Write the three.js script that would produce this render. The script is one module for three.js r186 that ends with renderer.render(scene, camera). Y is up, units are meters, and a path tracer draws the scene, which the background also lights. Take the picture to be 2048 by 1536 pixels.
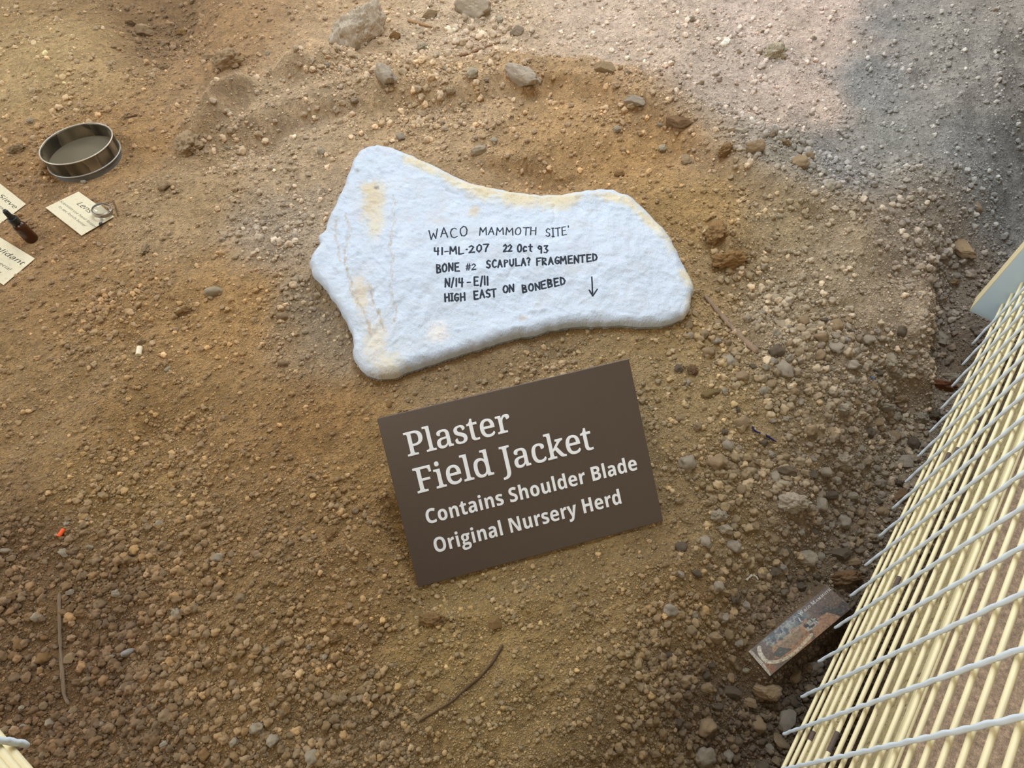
import * as THREE from 'three';
import { RectAreaLightUniformsLib } from 'three/addons/lights/RectAreaLightUniformsLib.js';
import { RoundedBoxGeometry } from 'three/addons/geometries/RoundedBoxGeometry.js';
import { mergeGeometries, mergeVertices } from 'three/addons/utils/BufferGeometryUtils.js';
import { TextGeometry } from 'three/addons/geometries/TextGeometry.js';
import { FontLoader } from 'three/addons/loaders/FontLoader.js';

// ---------------------------------------------------------------- camera
const scene = new THREE.Scene();
scene.background = new THREE.Color(0x0b0b0c);
const V = (x, y, z) => new THREE.Vector3(x, y, z);
const FOCAL = 1365, CAM = V(0, 1.3, 0);
const RIGHT = V(0.99947, -0.01776, 0.02742), UP = V(0.03267, 0.54344, -0.83881), BACK = V(0, 0.83926, 0.54374);
const camera = new THREE.PerspectiveCamera(2 * Math.atan(768 / FOCAL) * 180 / Math.PI, 2048 / 1536, 0.05, 40);
camera.position.copy(CAM);
camera.quaternion.setFromRotationMatrix(new THREE.Matrix4().makeBasis(RIGHT, UP, BACK));
scene.add(camera);

// ---------------------------------------------------------------- light
const renderer = new THREE.WebGLRenderer({ antialias: true });
renderer.toneMapping = THREE.LinearToneMapping;
renderer.toneMappingExposure = 0.95;
renderer.shadowMap.enabled = true;
RectAreaLightUniformsLib.init();
// [name, colour, radiance, width, height, centre, facing]
const LIGHTS = [
  ['window_1', [0.95, 0.97, 1.01], 9.0, 2.6, 1.0, [0.3, 2.1, -4.40], [0, -0.2, 1]],
  ['window_2', [0.76, 0.95, 1.22], 15.0, 1.3, 1.0, [0.25, 2.86, -1.9], [0, -1, 0]],
  ['added_fill_4', [0.86, 0.96, 1.10], 11.0, 2.0, 1.2, [-4.5, 1.7, -0.9], [1, -0.1, 0]],  // added glowing panel, out of view, brightens the guard rods from the left
  ['added_fill_3', [1.0, 0.90, 0.74], 6.0, 1.6, 1.0, [-0.5, 2.86, 0.8], [0, -1, 0]],  // added warm fill panel overhead, out of view, for the wires and sign
];

// ---------------------------------------------------------------- helpers
function rng(seed) { let a = seed >>> 0; return () => { a = (a + 0x6D2B79F5) | 0; let t = Math.imul(a ^ (a >>> 15), 1 | a); t = (t + Math.imul(t ^ (t >>> 7), 61 | t)) ^ t; return ((t ^ (t >>> 14)) >>> 0) / 4294967296; }; }
const clamp = (x, a = 0, b = 1) => Math.min(b, Math.max(a, x));
const sstep = (a, b, x) => { const t = clamp((x - a) / (b - a)); return t * t * (3 - 2 * t); };
const lerp = (a, b, t) => a + (b - a) * t;
const s2l = c => (c /= 255) <= 0.04045 ? c / 12.92 : ((c + 0.055) / 1.055) ** 2.4;
const lin = (r, g, b) => [s2l(r), s2l(g), s2l(b)];
// value noise, 2 and 3 dimensions
function hash(i, j, k) { let h = Math.imul(i, 374761393) + Math.imul(j, 668265263) + Math.imul(k, 2147483647 ^ 0x5bd1e995); h = Math.imul(h ^ (h >>> 13), 1274126177); h ^= h >>> 16; return (h >>> 0) / 4294967296; }
function n2(x, y, s = 0) {
  const i = Math.floor(x), j = Math.floor(y); let u = x - i, v = y - j; u = u * u * (3 - 2 * u); v = v * v * (3 - 2 * v);
  return lerp(lerp(hash(i, j, s), hash(i + 1, j, s), u), lerp(hash(i, j + 1, s), hash(i + 1, j + 1, s), u), v) * 2 - 1;
}
function n3(x, y, z, s = 0) { const k = Math.floor(z); let w = z - k; w = w * w * (3 - 2 * w); return lerp(n2(x, y, s + k * 57), n2(x, y, s + (k + 1) * 57), w); }
const fbm = (x, y, s, o = 4) => { let a = 0, g = 1, t = 0; for (let i = 0; i < o; i++) { a += g * n2(x, y, s + i * 13); t += g; x = x * 2.03 + 3.1; y = y * 2.03 - 1.7; g *= 0.5; } return a / t; };
const usedNames = new Map();
function numbered(name) { const k = usedNames.get(name) || 0; usedNames.set(name, k + 1); return k ? `${name}_${String(k).padStart(3, '0')}` : name; }
function shade(o) { o.traverse(c => { if (c.isMesh) { c.castShadow = true; c.receiveShadow = true; } }); return o; }
function tag(o, label, category, group, kind) { if (label) o.userData.label = label; if (category) o.userData.category = category; if (group) o.userData.group = group; if (kind) o.userData.kind = kind; return o; }
function mesh(name, geo, mat, parent = scene) { const m = new THREE.Mesh(geo, mat); m.name = parent === scene ? numbered(name) : name; m.castShadow = m.receiveShadow = true; parent.add(m); return m; }
function part(name, geo, mat, parent) {
  let n = name, k = 0; const taken = new Set(parent.children.map(c => c.name)); while (taken.has(n)) n = `${name}_${String(++k).padStart(3, '0')}`;
  return mesh(n, geo, mat, parent);
}
function thing(name, label, category, pos, group) { const o = new THREE.Group(); o.name = numbered(name); o.position.copy(pos); tag(o, label, category, group); scene.add(o); return o; }
const mat = (rgb, rough = 0.8, extra = {}) => new THREE.MeshStandardMaterial({ color: new THREE.Color().setRGB(...lin(...rgb)), roughness: rough, ...extra });
const viewRay = (px, py) => RIGHT.clone().multiplyScalar((px - 1024) / FOCAL).addScaledVector(UP, -(py - 768) / FOCAL).addScaledVector(BACK, -1);
function at(px, py, y = 0) { const d = viewRay(px, py); return CAM.clone().addScaledVector(d, (y - CAM.y) / d.y); }           // where a point seen in the photograph stands at height y
function atPlane(px, py, p, n) { const d = viewRay(px, py); return CAM.clone().addScaledVector(d, p.clone().sub(CAM).dot(n) / d.dot(n)); }
function toPx(p) { const q = p.clone().sub(CAM), z = -q.dot(BACK); return [1024 + FOCAL * q.dot(RIGHT) / z, 768 - FOCAL * q.dot(UP) / z, z]; }

// ---------------------------------------------------------------- fixed frames of the place
const MESH_O = V(0.46738, 0.00583, -0.12082), MESH_H = V(0.62376, 0, -0.78161), MESH_N = V(-0.78161, 0, -0.62376);   // right guard: origin, along, towards the dirt
const STEP_H = 0.0762, STEP_V = 0.0381, TIP = -0.0743;
const LEFT_TIP = at(41, 1502, 0.66);                                      // left guard, nearer and higher, runs along MESH_N, its face towards +MESH_H
const guardDist = (x, z) => (x - MESH_O.x) * MESH_N.x + (z - MESH_O.z) * MESH_N.z;

// sign frame (metres): corners measured in the photograph
const S_TL = V(-0.2588, 0.0789 + 0, -0.6578), S_TR = V(0.2351, 0.0799, -0.7767), S_BR = V(0.2988, -0.1239, -0.5132), S_BL = V(-0.1951, -0.1248, -0.3944);
for (const s of [S_TL, S_TR, S_BR, S_BL]) s.y += 0.1;

// plaster jacket frame: plane lying on the mound, tipped towards the visitor
const J_N = V(0.0, 1, 0.14).normalize();
const J_C = V(0, 0.05, 0); { const c = at(1010, 530, 0.05); J_C.x = c.x; J_C.z = c.z; }
const J_E1 = V(1, 0, 0), J_E2 = J_E1.clone().cross(J_N).negate();          // E2 points up the slope, away from the visitor
{ J_E2.copy(J_N.clone().cross(J_E1)); if (J_E2.z > 0) J_E2.negate(); }
const cropJ = (x, y) => [600 + x / 2.4976, 280 + y / 2.4976];
const J_TOP = J_C.clone().addScaledVector(J_N, 0.032);
function jacketTop(px, py) { const p = atPlane(px, py, J_TOP, J_N).sub(J_TOP); return [p.dot(J_E1), p.dot(J_E2)]; }   // a mark on its upper face
function jacketUV(px, py) { const p = atPlane(px, py, J_C, J_N).sub(J_C); return [p.dot(J_E1), p.dot(J_E2)]; }

// small flat things with pads of level ground under them
const pads = [];
function planeFrom(a, b, c) { const n = b.clone().sub(a).cross(c.clone().sub(a)).normalize(); if (n.y < 0) n.negate(); return n; }
function padPoly(pts, drop = 0.002, soft = 0.03) { pads.push({ pts: pts.map(p => [p.x, p.z]), p: pts[0].clone(), n: planeFrom(pts[0], pts[1], pts[2]), drop, soft }); }
function padDisc(c, r, n = V(0, 1, 0), drop = 0, soft = 0.03) { pads.push({ c: [c.x, c.z], r, p: c.clone(), n, drop, soft }); }
function polyDist(pts, x, z) {                                             // signed, positive inside
  let d = 1e9, inside = false;
  for (let i = 0, j = pts.length - 1; i < pts.length; j = i++) {
    const [ax, az] = pts[j], [bx, bz] = pts[i], ex = bx - ax, ez = bz - az;
    const t = clamp(((x - ax) * ex + (z - az) * ez) / (ex * ex + ez * ez + 1e-12));
    d = Math.min(d, Math.hypot(x - ax - ex * t, z - az - ez * t));
    if ((az > z) !== (bz > z) && x < (bx - ax) * (z - az) / (bz - az) + ax) inside = !inside;
  }
  return inside ? d : -d;
}

// ---------------------------------------------------------------- terrain height
const bumpsPx = [ // px, py, radius x, radius z (metres), turn, height
  [330, 40, 0.20, 0.34, 0.5, -0.10], [110, 120, 0.42, 0.26, 0.2, 0.05], [470, 40, 0.16, 0.30, 0.6, 0.035], [210, 200, 0.3, 0.06, 0.3, -0.012],
  [1110, 255, 0.34, 0.11, 0.05, 0.030], [1380, 420, 0.16, 0.16, 0, 0.026], [1090, 345, 0.16, 0.055, 0.08, -0.05], [960, 318, 0.10, 0.03, -0.1, 0.012],
  [1450, 495, 0.055, 0.07, 0.1, 0.034], [500, 300, 0.16, 0.045, 0.45, -0.022], [450, 120, 0.06, 0.04, 0, 0.03], [620, 640, 0.2, 0.15, 0, -0.012],
  [520, 600, 0.12, 0.09, 0, 0.014], [430, 560, 0.10, 0.05, 0.3, 0.012], [250, 790, 0.05, 0.11, -0.35, 0.016], [310, 860, 0.10, 0.06, 0.3, -0.014],
  [430, 850, 0.05, 0.05, 0, 0.008], [880, 1240, 0.06, 0.03, 0, 0.013], [890, 1310, 0.055, 0.06, 0, 0.010], [600, 1180, 0.2, 0.2, 0, 0.012],
  [420, 1250, 0.16, 0.12, 0, 0.012], [1000, 1400, 0.22, 0.1, 0, 0.015], [120, 1380, 0.22, 0.2, 0, -0.03], [1700, 640, 0.07, 0.05, 0, -0.02],
  [1880, 620, 0.045, 0.17, -0.2, 0.05], [1960, 560, 0.09, 0.20, -0.25, -0.09], [1830, 690, 0.08, 0.05, 0.3, 0.012], [1860, 760, 0.07, 0.06, 0.4, -0.05],
  [1700, 960, 0.12, 0.07, 0.5, -0.02], [1600, 1010, 0.06, 0.05, 0, 0.02], [1690, 1150, 0.06, 0.05, 0, 0.012], [1860, 100, 0.3, 0.1, 0.1, 0.02],
  [1600, 420, 0.22, 0.12, 0.3, 0.012], [700, 1080, 0.06, 0.06, 0, 0.008], [1340, 1150, 0.12, 0.09, 0, 0.012], [1400, 1000, 0.12, 0.08, 0, -0.012],
].map(([px, py, rx, rz, t, h]) => { const p = at(px, py, 0); return [p.x, p.z, rx, rz, Math.cos(t), Math.sin(t), h]; });
const line = pts => pts.map(([x, y]) => { const p = at(x, y, 0.02); return [p.x, p.z]; });
const ridges = [ // polyline, half width, height, skew (width factor on the near side)
  [line([[352, 285], [400, 262], [470, 222], [560, 190], [650, 150], [740, 110]]), 0.05, 0.07, 0.7],
  [line([[420, 335], [480, 322], [560, 290], [650, 245]]), 0.022, 0.014, 1],
  [line([[295, 985], [335, 1035], [395, 1082]]), 0.020, 0.016, 1.3],
  [line([[930, 330], [1010, 312], [1100, 312], [1190, 325]]), 0.03, 0.012, 0.6],
  [line([[700, 160], [760, 150], [850, 150], [960, 135], [1060, 145], [1190, 150], [1290, 190], [1400, 250], [1500, 290]]), 0.05, 0.020, 0.7],
  [line([[225, 880], [245, 830], [270, 770]]), 0.016, 0.012, 1],
  [line([[1850, 420], [1884, 490], [1866, 545], [1912, 605], [1874, 645], [1896, 672], [1872, 705]]), 0.042, 0.03, 1],
];
const scarp = line([[330, 330], [520, 255], [700, 190], [800, 190], [960, 190], [1090, 180], [1200, 195], [1290, 240], [1420, 300], [1560, 390], [1720, 470], [1900, 500]]);
function polyNear(pts, x, z) { let best = 1e9, side = 0, tt = 0; for (let i = 0; i + 1 < pts.length; i++) { const [ax, az] = pts[i], [bx, bz] = pts[i + 1], ex = bx - ax, ez = bz - az; const t = clamp(((x - ax) * ex + (z - az) * ez) / (ex * ex + ez * ez)); const d = Math.hypot(x - ax - ex * t, z - az - ez * t); if (d < best) { best = d; side = ex * (z - az) - ez * (x - ax) > 0 ? 1 : -1; tt = i + t; } } return [best, side, tt]; }
function rawHeight(x, z) {
  const wx = x + 0.045 * fbm(x * 7, z * 7, 91, 3), wz = z + 0.045 * fbm(x * 7, z * 7, 92, 3);
  let y = 0.02 * fbm(x * 1.6, z * 1.6, 5, 3) + 0.014 * fbm(x * 5.5, z * 5.5, 7, 3) + 0.012 * fbm(x * 13, z * 13, 8, 3);
  for (const [bx, bz, rx, rz, c, s, h] of bumpsPx) { const dx = wx - bx, dz = wz - bz, u = (dx * c - dz * s) / rx, v = (dx * s + dz * c) / rz, q = u * u + v * v; if (q < 6) y += h * Math.exp(-q); }
  for (const [pts, w, h, k] of ridges) { const [d, sd, t] = polyNear(pts, wx, wz); const ww = sd > 0 ? w * k : w; if (d < ww * 3) { const end = sstep(0, 0.6, t) * sstep(0, 0.6, pts.length - 1 - t); y += h * end * Math.exp(-d * d / (ww * ww)) * (0.75 + 0.5 * n2(x * 14, z * 14, 33)); } }
  { const [d, sd, t] = polyNear(scarp, wx, wz); const end = sstep(0, 1.2, t) * sstep(0, 3, scarp.length - 1 - t); y += 0.062 * end * sstep(-0.045, 0.030, -sd * d) * (1 - sstep(0.06, 0.30, d)); }
  const gd = guardDist(x, z);
  y -= 0.115 * (1 - sstep(0.0, 0.34, gd + 0.05 * fbm(x * 5, z * 5, 44, 3)));
  y -= 0.06 * (1 - sstep(-0.05, 0.2, gd + 0.03 * fbm(x * 9, z * 9, 45, 2)));
  const far = sstep(-2.9, -4.2, z); y += far * 0.05;
  return y;
}
const rough = (x, z) => {
  const f = coarse(x, z);
  return 0.0035 * fbm(x * 22, z * 22, 61, 3) + (0.0016 + 0.004 * f) * Math.abs(fbm(x * 62, z * 62, 71, 2)) + (0.0008 + 0.0012 * f) * n2(x * 190, z * 190, 75);
};
function heightAt(x, z) {
  let y = rawHeight(x, z) + rough(x, z);
  for (const q of pads) {
    const d = q.c ? q.r - Math.hypot(x - q.c[0], z - q.c[1]) : polyDist(q.pts, x, z);
    if (d < -q.soft) continue;
    const k = sstep(-q.soft, 0.004, d), py = q.p.y - ((x - q.p.x) * q.n.x + (z - q.p.z) * q.n.z) / q.n.y - q.drop;
    y = lerp(y, py + (q.open ? rough(x, z) : -0.0004 * n2(x * 150, z * 150, 3)), k);
  }
  return y;
}
// how much coarse rubble lies at a place (0..1): zones read off the photograph
const rubble = [[1700, 900, 0.24, 0.9], [1560, 1000, 0.14, 0.8], [1650, 1180, 0.16, 0.9], [1500, 1350, 0.16, 0.7], [1420, 1460, 0.16, 0.6], [1780, 760, 0.13, 0.8], [1960, 460, 0.2, 0.75], [1960, 560, 0.14, 0.9], [60, 1180, 0.17, 0.7], [200, 1340, 0.24, 0.8], [420, 1480, 0.24, 0.7], [680, 1400, 0.18, 0.45], [60, 1450, 0.15, 0.5], [330, 1180, 0.12, 0.5], [1340, 1330, 0.12, 0.4], [600, 560, 0.12, 0.5], [560, 430, 0.14, 0.4], [500, 290, 0.10, 0.6], [850, 200, 0.2, 0.6], [1250, 240, 0.12, 0.5], [1550, 300, 0.16, 0.5], [1680, 380, 0.16, 0.5], [230, 650, 0.12, 0.5], [180, 230, 0.2, 0.3], [390, 890, 0.08, 0.5], [270, 950, 0.1, 0.4], [690, 1010, 0.08, 0.4], [1120, 745, 0.14, 0.3], [960, 60, 0.2, 0.5], [700, 160, 0.12, 0.5], [1450, 110, 0.2, 0.4], [1380, 700, 0.1, 0.35], [1500, 560, 0.15, 0.5], [1620, 640, 0.14, 0.6], [350, 60, 0.14, 0.5], [1480, 760, 0.1, 0.3]]
  .map(([x, y, r, a]) => { const p = at(x, y, 0); return [p.x, p.z, r, a]; });
function coarse(x, z) { let s = 0.10; for (const [cx, cz, r, a] of rubble) { const q = ((x - cx) ** 2 + (z - cz) ** 2) / (r * r); if (q < 5) s += a * Math.exp(-q); } s *= 0.65 + 0.9 * (0.5 + 0.5 * fbm(x * 9, z * 9, 17, 3)); return clamp(s); }

// soil colours by zone, sRGB; the light edge at upper right is painted in
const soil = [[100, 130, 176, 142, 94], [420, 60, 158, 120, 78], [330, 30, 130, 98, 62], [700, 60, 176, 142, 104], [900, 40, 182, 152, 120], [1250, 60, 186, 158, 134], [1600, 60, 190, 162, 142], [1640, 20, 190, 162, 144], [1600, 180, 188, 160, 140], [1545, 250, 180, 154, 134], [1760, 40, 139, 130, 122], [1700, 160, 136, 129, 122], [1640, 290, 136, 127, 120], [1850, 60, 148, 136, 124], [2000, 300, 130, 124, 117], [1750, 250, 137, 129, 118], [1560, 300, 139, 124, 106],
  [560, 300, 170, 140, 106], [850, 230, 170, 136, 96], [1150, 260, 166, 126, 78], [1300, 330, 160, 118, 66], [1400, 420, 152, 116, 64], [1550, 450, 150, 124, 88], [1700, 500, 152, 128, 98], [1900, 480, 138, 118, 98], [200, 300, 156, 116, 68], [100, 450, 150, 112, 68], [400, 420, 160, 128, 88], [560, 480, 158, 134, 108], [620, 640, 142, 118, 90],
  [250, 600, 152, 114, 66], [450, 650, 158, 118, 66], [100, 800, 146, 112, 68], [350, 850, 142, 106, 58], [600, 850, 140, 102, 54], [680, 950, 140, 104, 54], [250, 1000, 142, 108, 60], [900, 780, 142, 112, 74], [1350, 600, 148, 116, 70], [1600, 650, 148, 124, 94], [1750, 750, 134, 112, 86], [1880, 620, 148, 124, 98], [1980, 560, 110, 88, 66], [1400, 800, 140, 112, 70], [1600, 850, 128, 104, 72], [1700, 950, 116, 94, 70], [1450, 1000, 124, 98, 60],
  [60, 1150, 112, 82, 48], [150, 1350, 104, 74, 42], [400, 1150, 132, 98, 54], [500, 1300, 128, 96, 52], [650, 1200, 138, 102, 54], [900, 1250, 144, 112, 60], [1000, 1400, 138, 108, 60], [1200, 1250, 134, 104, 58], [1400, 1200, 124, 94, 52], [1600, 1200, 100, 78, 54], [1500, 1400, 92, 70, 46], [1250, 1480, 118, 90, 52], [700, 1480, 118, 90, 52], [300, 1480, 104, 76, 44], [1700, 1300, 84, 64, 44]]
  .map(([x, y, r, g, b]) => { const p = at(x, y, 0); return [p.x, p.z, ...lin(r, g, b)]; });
function litSoilColor(x, z, out) {
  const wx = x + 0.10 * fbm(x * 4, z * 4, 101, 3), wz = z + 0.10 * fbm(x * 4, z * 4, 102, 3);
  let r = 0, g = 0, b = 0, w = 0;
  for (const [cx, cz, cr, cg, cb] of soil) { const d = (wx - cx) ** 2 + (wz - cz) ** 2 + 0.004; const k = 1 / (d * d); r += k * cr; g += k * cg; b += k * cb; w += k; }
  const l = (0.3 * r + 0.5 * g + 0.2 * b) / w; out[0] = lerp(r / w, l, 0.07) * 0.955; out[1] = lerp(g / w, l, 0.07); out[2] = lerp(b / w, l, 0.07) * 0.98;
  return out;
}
const SOIL_GAIN = 1.30;

// ---------------------------------------------------------------- things placed before the ground so that it meets them
const cardLens = [[157, 383], [228, 433], [163, 471], [91, 415]], cardSieve = [[-52, 326], [52, 408], [0, 447], [-108, 362]], cardCons = [[-90, 420], [70, 517], [7, 570], [-148, 470]];
const lensN = V(0.06, 0.995, 0.02).normalize(), lensP = at(160, 425, 0.018);
const C_LENS = cardLens.map(([x, y]) => atPlane(x, y, lensP, lensN));
const consN = V(0.10, 0.99, 0.05).normalize(), consP = at(20, 520, 0.0), C_CONS = cardCons.map(([x, y]) => atPlane(x, y, consP, consN));
const sieN = V(0.12, 0.99, 0.05).normalize(), sieP = at(20, 410, 0.004), C_SIEVE = cardSieve.map(([x, y]) => atPlane(x, y, sieP, sieN));
padPoly(C_LENS, 0.006, 0.05); padPoly(C_CONS, 0.004); padPoly(C_SIEVE, 0.004);
const SIEVE_N = V(-0.0358, 1, -0.0686).normalize(), SIEVE_RIM = V(-1.22468, 0.05844, -1.67495), SIEVE_BASE = SIEVE_RIM.clone().addScaledVector(SIEVE_N, -0.066);
padDisc(SIEVE_BASE, 0.10, SIEVE_N, -0.002, 0.05);
const BOTTLE = at(65, 479, 0.0); padDisc(BOTTLE, 0.02, V(0, 1, 0), 0.0, 0.03);
const BM = [[1655, 1172], [1705, 1215], [1540, 1352], [1497, 1303]];
const bmN = V(-0.10, 0.99, -0.02).normalize(), bmP = at(1600, 1262, -0.085), C_BM = BM.map(([x, y]) => atPlane(x, y, bmP, bmN));
padPoly(C_BM, 0.004, 0.03);
{ const lv = p => V(p.x, -0.034, p.z), u = S_TL.clone().sub(S_BL).setY(0).multiplyScalar(0.55), o = S_TL.clone().sub(S_BL).setY(0).multiplyScalar(-0.1); padPoly([S_BL.clone().add(o), S_BR.clone().add(o), S_BR.clone().add(u), S_BL.clone().add(u)].map(lv), 0, 0.07); pads[pads.length - 1].open = true; }
const outlinePx = [[270, 110], [300, 75], [345, 52], [400, 45], [470, 55], [530, 80], [600, 110], [700, 155], [760, 190], [830, 220], [900, 240], [1000, 262], [1100, 278], [1200, 288], [1280, 288], [1350, 280], [1420, 265], [1500, 257], [1560, 262], [1640, 290], [1700, 335], [1740, 380], [1790, 430], [1840, 490], [1880, 560], [1900, 610], [1930, 670], [1960, 715], [1968, 745], [1955, 790], [1945, 850], [1920, 890], [1880, 910], [1800, 930], [1700, 938], [1600, 930], [1500, 930], [1400, 935], [1300, 945], [1240, 955], [1180, 975], [1100, 990], [1000, 1015], [900, 1045], [800, 1075], [700, 1110], [600, 1145], [540, 1165], [480, 1190], [400, 1195], [340, 1175], [300, 1145], [275, 1110], [265, 1070], [270, 1030], [262, 980], [240, 930], [200, 860], [170, 810], [130, 750], [90, 710], [60, 670], [50, 630], [60, 590], [80, 560], [105, 530], [95, 495], [125, 465], [140, 420], [160, 370], [190, 310], [220, 250], [245, 180], [260, 140]];
const J_OUT = outlinePx.map(([x, y]) => jacketUV(...cropJ(x, y)));
const jacketPoint = (a, b, h) => J_C.clone().addScaledVector(J_E1, a).addScaledVector(J_E2, b).addScaledVector(J_N, h);
const J_DOWN = -0.035;                                                      // underside below the jacket's middle plane
pads.push({ pts: J_OUT.map(([a, b]) => { const p = jacketPoint(a * 0.97, b * 0.97, 0); return [p.x, p.z]; }), p: jacketPoint(0, 0, 0), n: J_N, drop: 0.016, soft: 0.05 });

// ---------------------------------------------------------------- room shell and lamps
const wallMat = mat([196, 184, 164], 0.9), ceilMat = mat([206, 200, 188], 0.9);
function wallBox(name, size, pos, m) { const w = mesh(name, new THREE.BoxGeometry(...size), m); w.position.set(...pos); w.userData.kind = 'structure'; return w; }
wallBox('wall_back', [9.6, 4.4, 0.2], [0, 1.4, -4.6], wallMat);
wallBox('wall_front', [9.6, 4.4, 0.2], [0, 1.4, 4.6], wallMat);
wallBox('wall_left', [0.2, 4.4, 9.4], [-4.7, 1.4, 0], wallMat);
wallBox('wall_right', [0.2, 4.4, 9.4], [4.7, 1.4, 0], wallMat);
wallBox('ceiling', [9.6, 0.2, 9.4], [0, 3.0, 0], ceilMat);
for (const [name, c, L, w, h, pos, dir] of LIGHTS) {
  const g = new THREE.Group(); g.name = name; g.userData.kind = 'structure';
  g.position.set(...pos); scene.add(g);
  const q = new THREE.Quaternion().setFromUnitVectors(V(0, 0, -1), V(...dir).normalize()); g.quaternion.copy(q);
  const pane = part('pane', new THREE.BoxGeometry(w, h, 0.02), new THREE.MeshStandardMaterial({ color: 0xffffff, emissive: new THREE.Color().setRGB(...c), emissiveIntensity: 0.9, roughness: 0.6 }), g);
  pane.position.z = 0.02; pane.castShadow = false;
  const fm = mat([150, 140, 124], 0.6);
  for (const [sx, sy, ww, hh] of [[0, h / 2 + 0.03, w + 0.12, 0.06], [0, -h / 2 - 0.03, w + 0.12, 0.06], [w / 2 + 0.03, 0, 0.06, h], [-w / 2 - 0.03, 0, 0.06, h]]) { const f = part('frame', new THREE.BoxGeometry(ww, hh, 0.05), fm, g); f.position.set(sx, sy, 0.02); }
  const light = new THREE.RectAreaLight(new THREE.Color().setRGB(...c), L, w, h);
  light.position.set(0, 0, -0.012); g.add(light);                           // shines along its own -z
}

// ---------------------------------------------------------------- ground
function dataTex(size, fn, srgb = false) {
  const d = new Uint8Array(size * size * 4);
  for (let j = 0; j < size; j++) for (let i = 0; i < size; i++) { const c = fn(i / size, j / size); const o = (j * size + i) * 4; d[o] = c[0]; d[o + 1] = c[1]; d[o + 2] = c[2]; d[o + 3] = 255; }
  const t = new THREE.DataTexture(d, size, size); t.wrapS = t.wrapT = THREE.RepeatWrapping; t.magFilter = THREE.LinearFilter; t.minFilter = THREE.LinearMipmapLinearFilter; t.generateMipmaps = true; if (srgb) t.colorSpace = THREE.SRGBColorSpace; t.needsUpdate = true; return t;
}
function tileNoise(f, seed) { const T = new Float32Array(f * f); const r = rng(seed); for (let i = 0; i < f * f; i++) T[i] = r(); return (u, v) => { const x = u * f, y = v * f, i = Math.floor(x), j = Math.floor(y); let a = x - i, b = y - j; a = a * a * (3 - 2 * a); b = b * b * (3 - 2 * b); const g = (p, q) => T[((q % f + f) % f) * f + ((p % f + f) % f)]; return lerp(lerp(g(i, j), g(i + 1, j), a), lerp(g(i, j + 1), g(i + 1, j + 1), a), b); }; }
const grainA = tileNoise(64, 1), grainB = tileNoise(150, 2), grainC = tileNoise(330, 3);
const soilGrain = dataTex(1024, (u, v) => { const n = 0.35 * grainA(u, v) + 0.35 * grainB(u, v) + 0.3 * grainC(u, v), k = 255 * clamp(0.80 + (n - 0.5) * 0.75); return [k, k * 0.985, k * 0.96]; });
const soilBump = dataTex(1024, (u, v) => { const k = 255 * clamp(0.4 * grainA(u, v) + 0.3 * grainB(u, v) + 0.3 * grainC(u, v)); return [k, k, k]; });
{
  const xs = [], zs = [];
  for (let x = -4.6; x < -2.05; x += 0.1) xs.push(x); for (let x = -2.0; x <= 2.0001; x += 0.004) xs.push(x); for (let x = 2.1; x <= 4.65; x += 0.1) xs.push(x);
  for (let z = -4.5; z < -2.75; z += 0.08) zs.push(z); for (let z = -2.72; z <= 0.1; z += z < -1.7 ? 0.0045 : 0.0036) zs.push(z); for (let z = 0.2; z <= 4.55; z += 0.2) zs.push(z);
  const nx = xs.length, nz = zs.length, P = new Float32Array(nx * nz * 3), C = new Float32Array(nx * nz * 3), U = new Float32Array(nx * nz * 2), col = [0, 0, 0];
  // soil colour and rubble are smooth: computed on a 16 mm lattice
  const idx = [];
  for (let j = 0; j < nz; j++) for (let i = 0; i < nx; i++) {
    const k = j * nx + i, x = xs[i], z = zs[j], fine = Math.abs(x) < 2.05 && z > -2.75 && z < 0.12;
    P[3 * k] = x; P[3 * k + 1] = fine ? heightAt(x, z) : rawHeight(x, z); P[3 * k + 2] = z;
    litSoilColor(x, z, col); const m = SOIL_GAIN * (1 + 0.16 * n2(x * 40, z * 40, 201) + 0.10 * n2(x * 120, z * 120, 202)), dust = 0.10 * fbm(x * 11, z * 11, 205, 3);
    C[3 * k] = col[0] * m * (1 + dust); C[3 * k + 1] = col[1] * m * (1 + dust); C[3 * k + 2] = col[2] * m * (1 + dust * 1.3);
    U[2 * k] = x / 0.45; U[2 * k + 1] = z / 0.45;
    if (i && j) { const a = k - nx - 1, b = k - nx, c = k - 1; idx.push(a, c, b, b, c, k); }
  }
  const g = new THREE.BufferGeometry(); g.setAttribute('position', new THREE.BufferAttribute(P, 3)); g.setAttribute('color', new THREE.BufferAttribute(C, 3)); g.setAttribute('uv', new THREE.BufferAttribute(U, 2)); g.setIndex(idx); g.computeVertexNormals();
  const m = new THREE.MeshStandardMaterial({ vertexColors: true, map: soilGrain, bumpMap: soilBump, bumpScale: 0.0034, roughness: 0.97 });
  const ground = mesh('ground', g, m); tag(ground, 'uneven ochre and grey excavated soil with low banks and hollows', null, null, 'structure');
}

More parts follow.
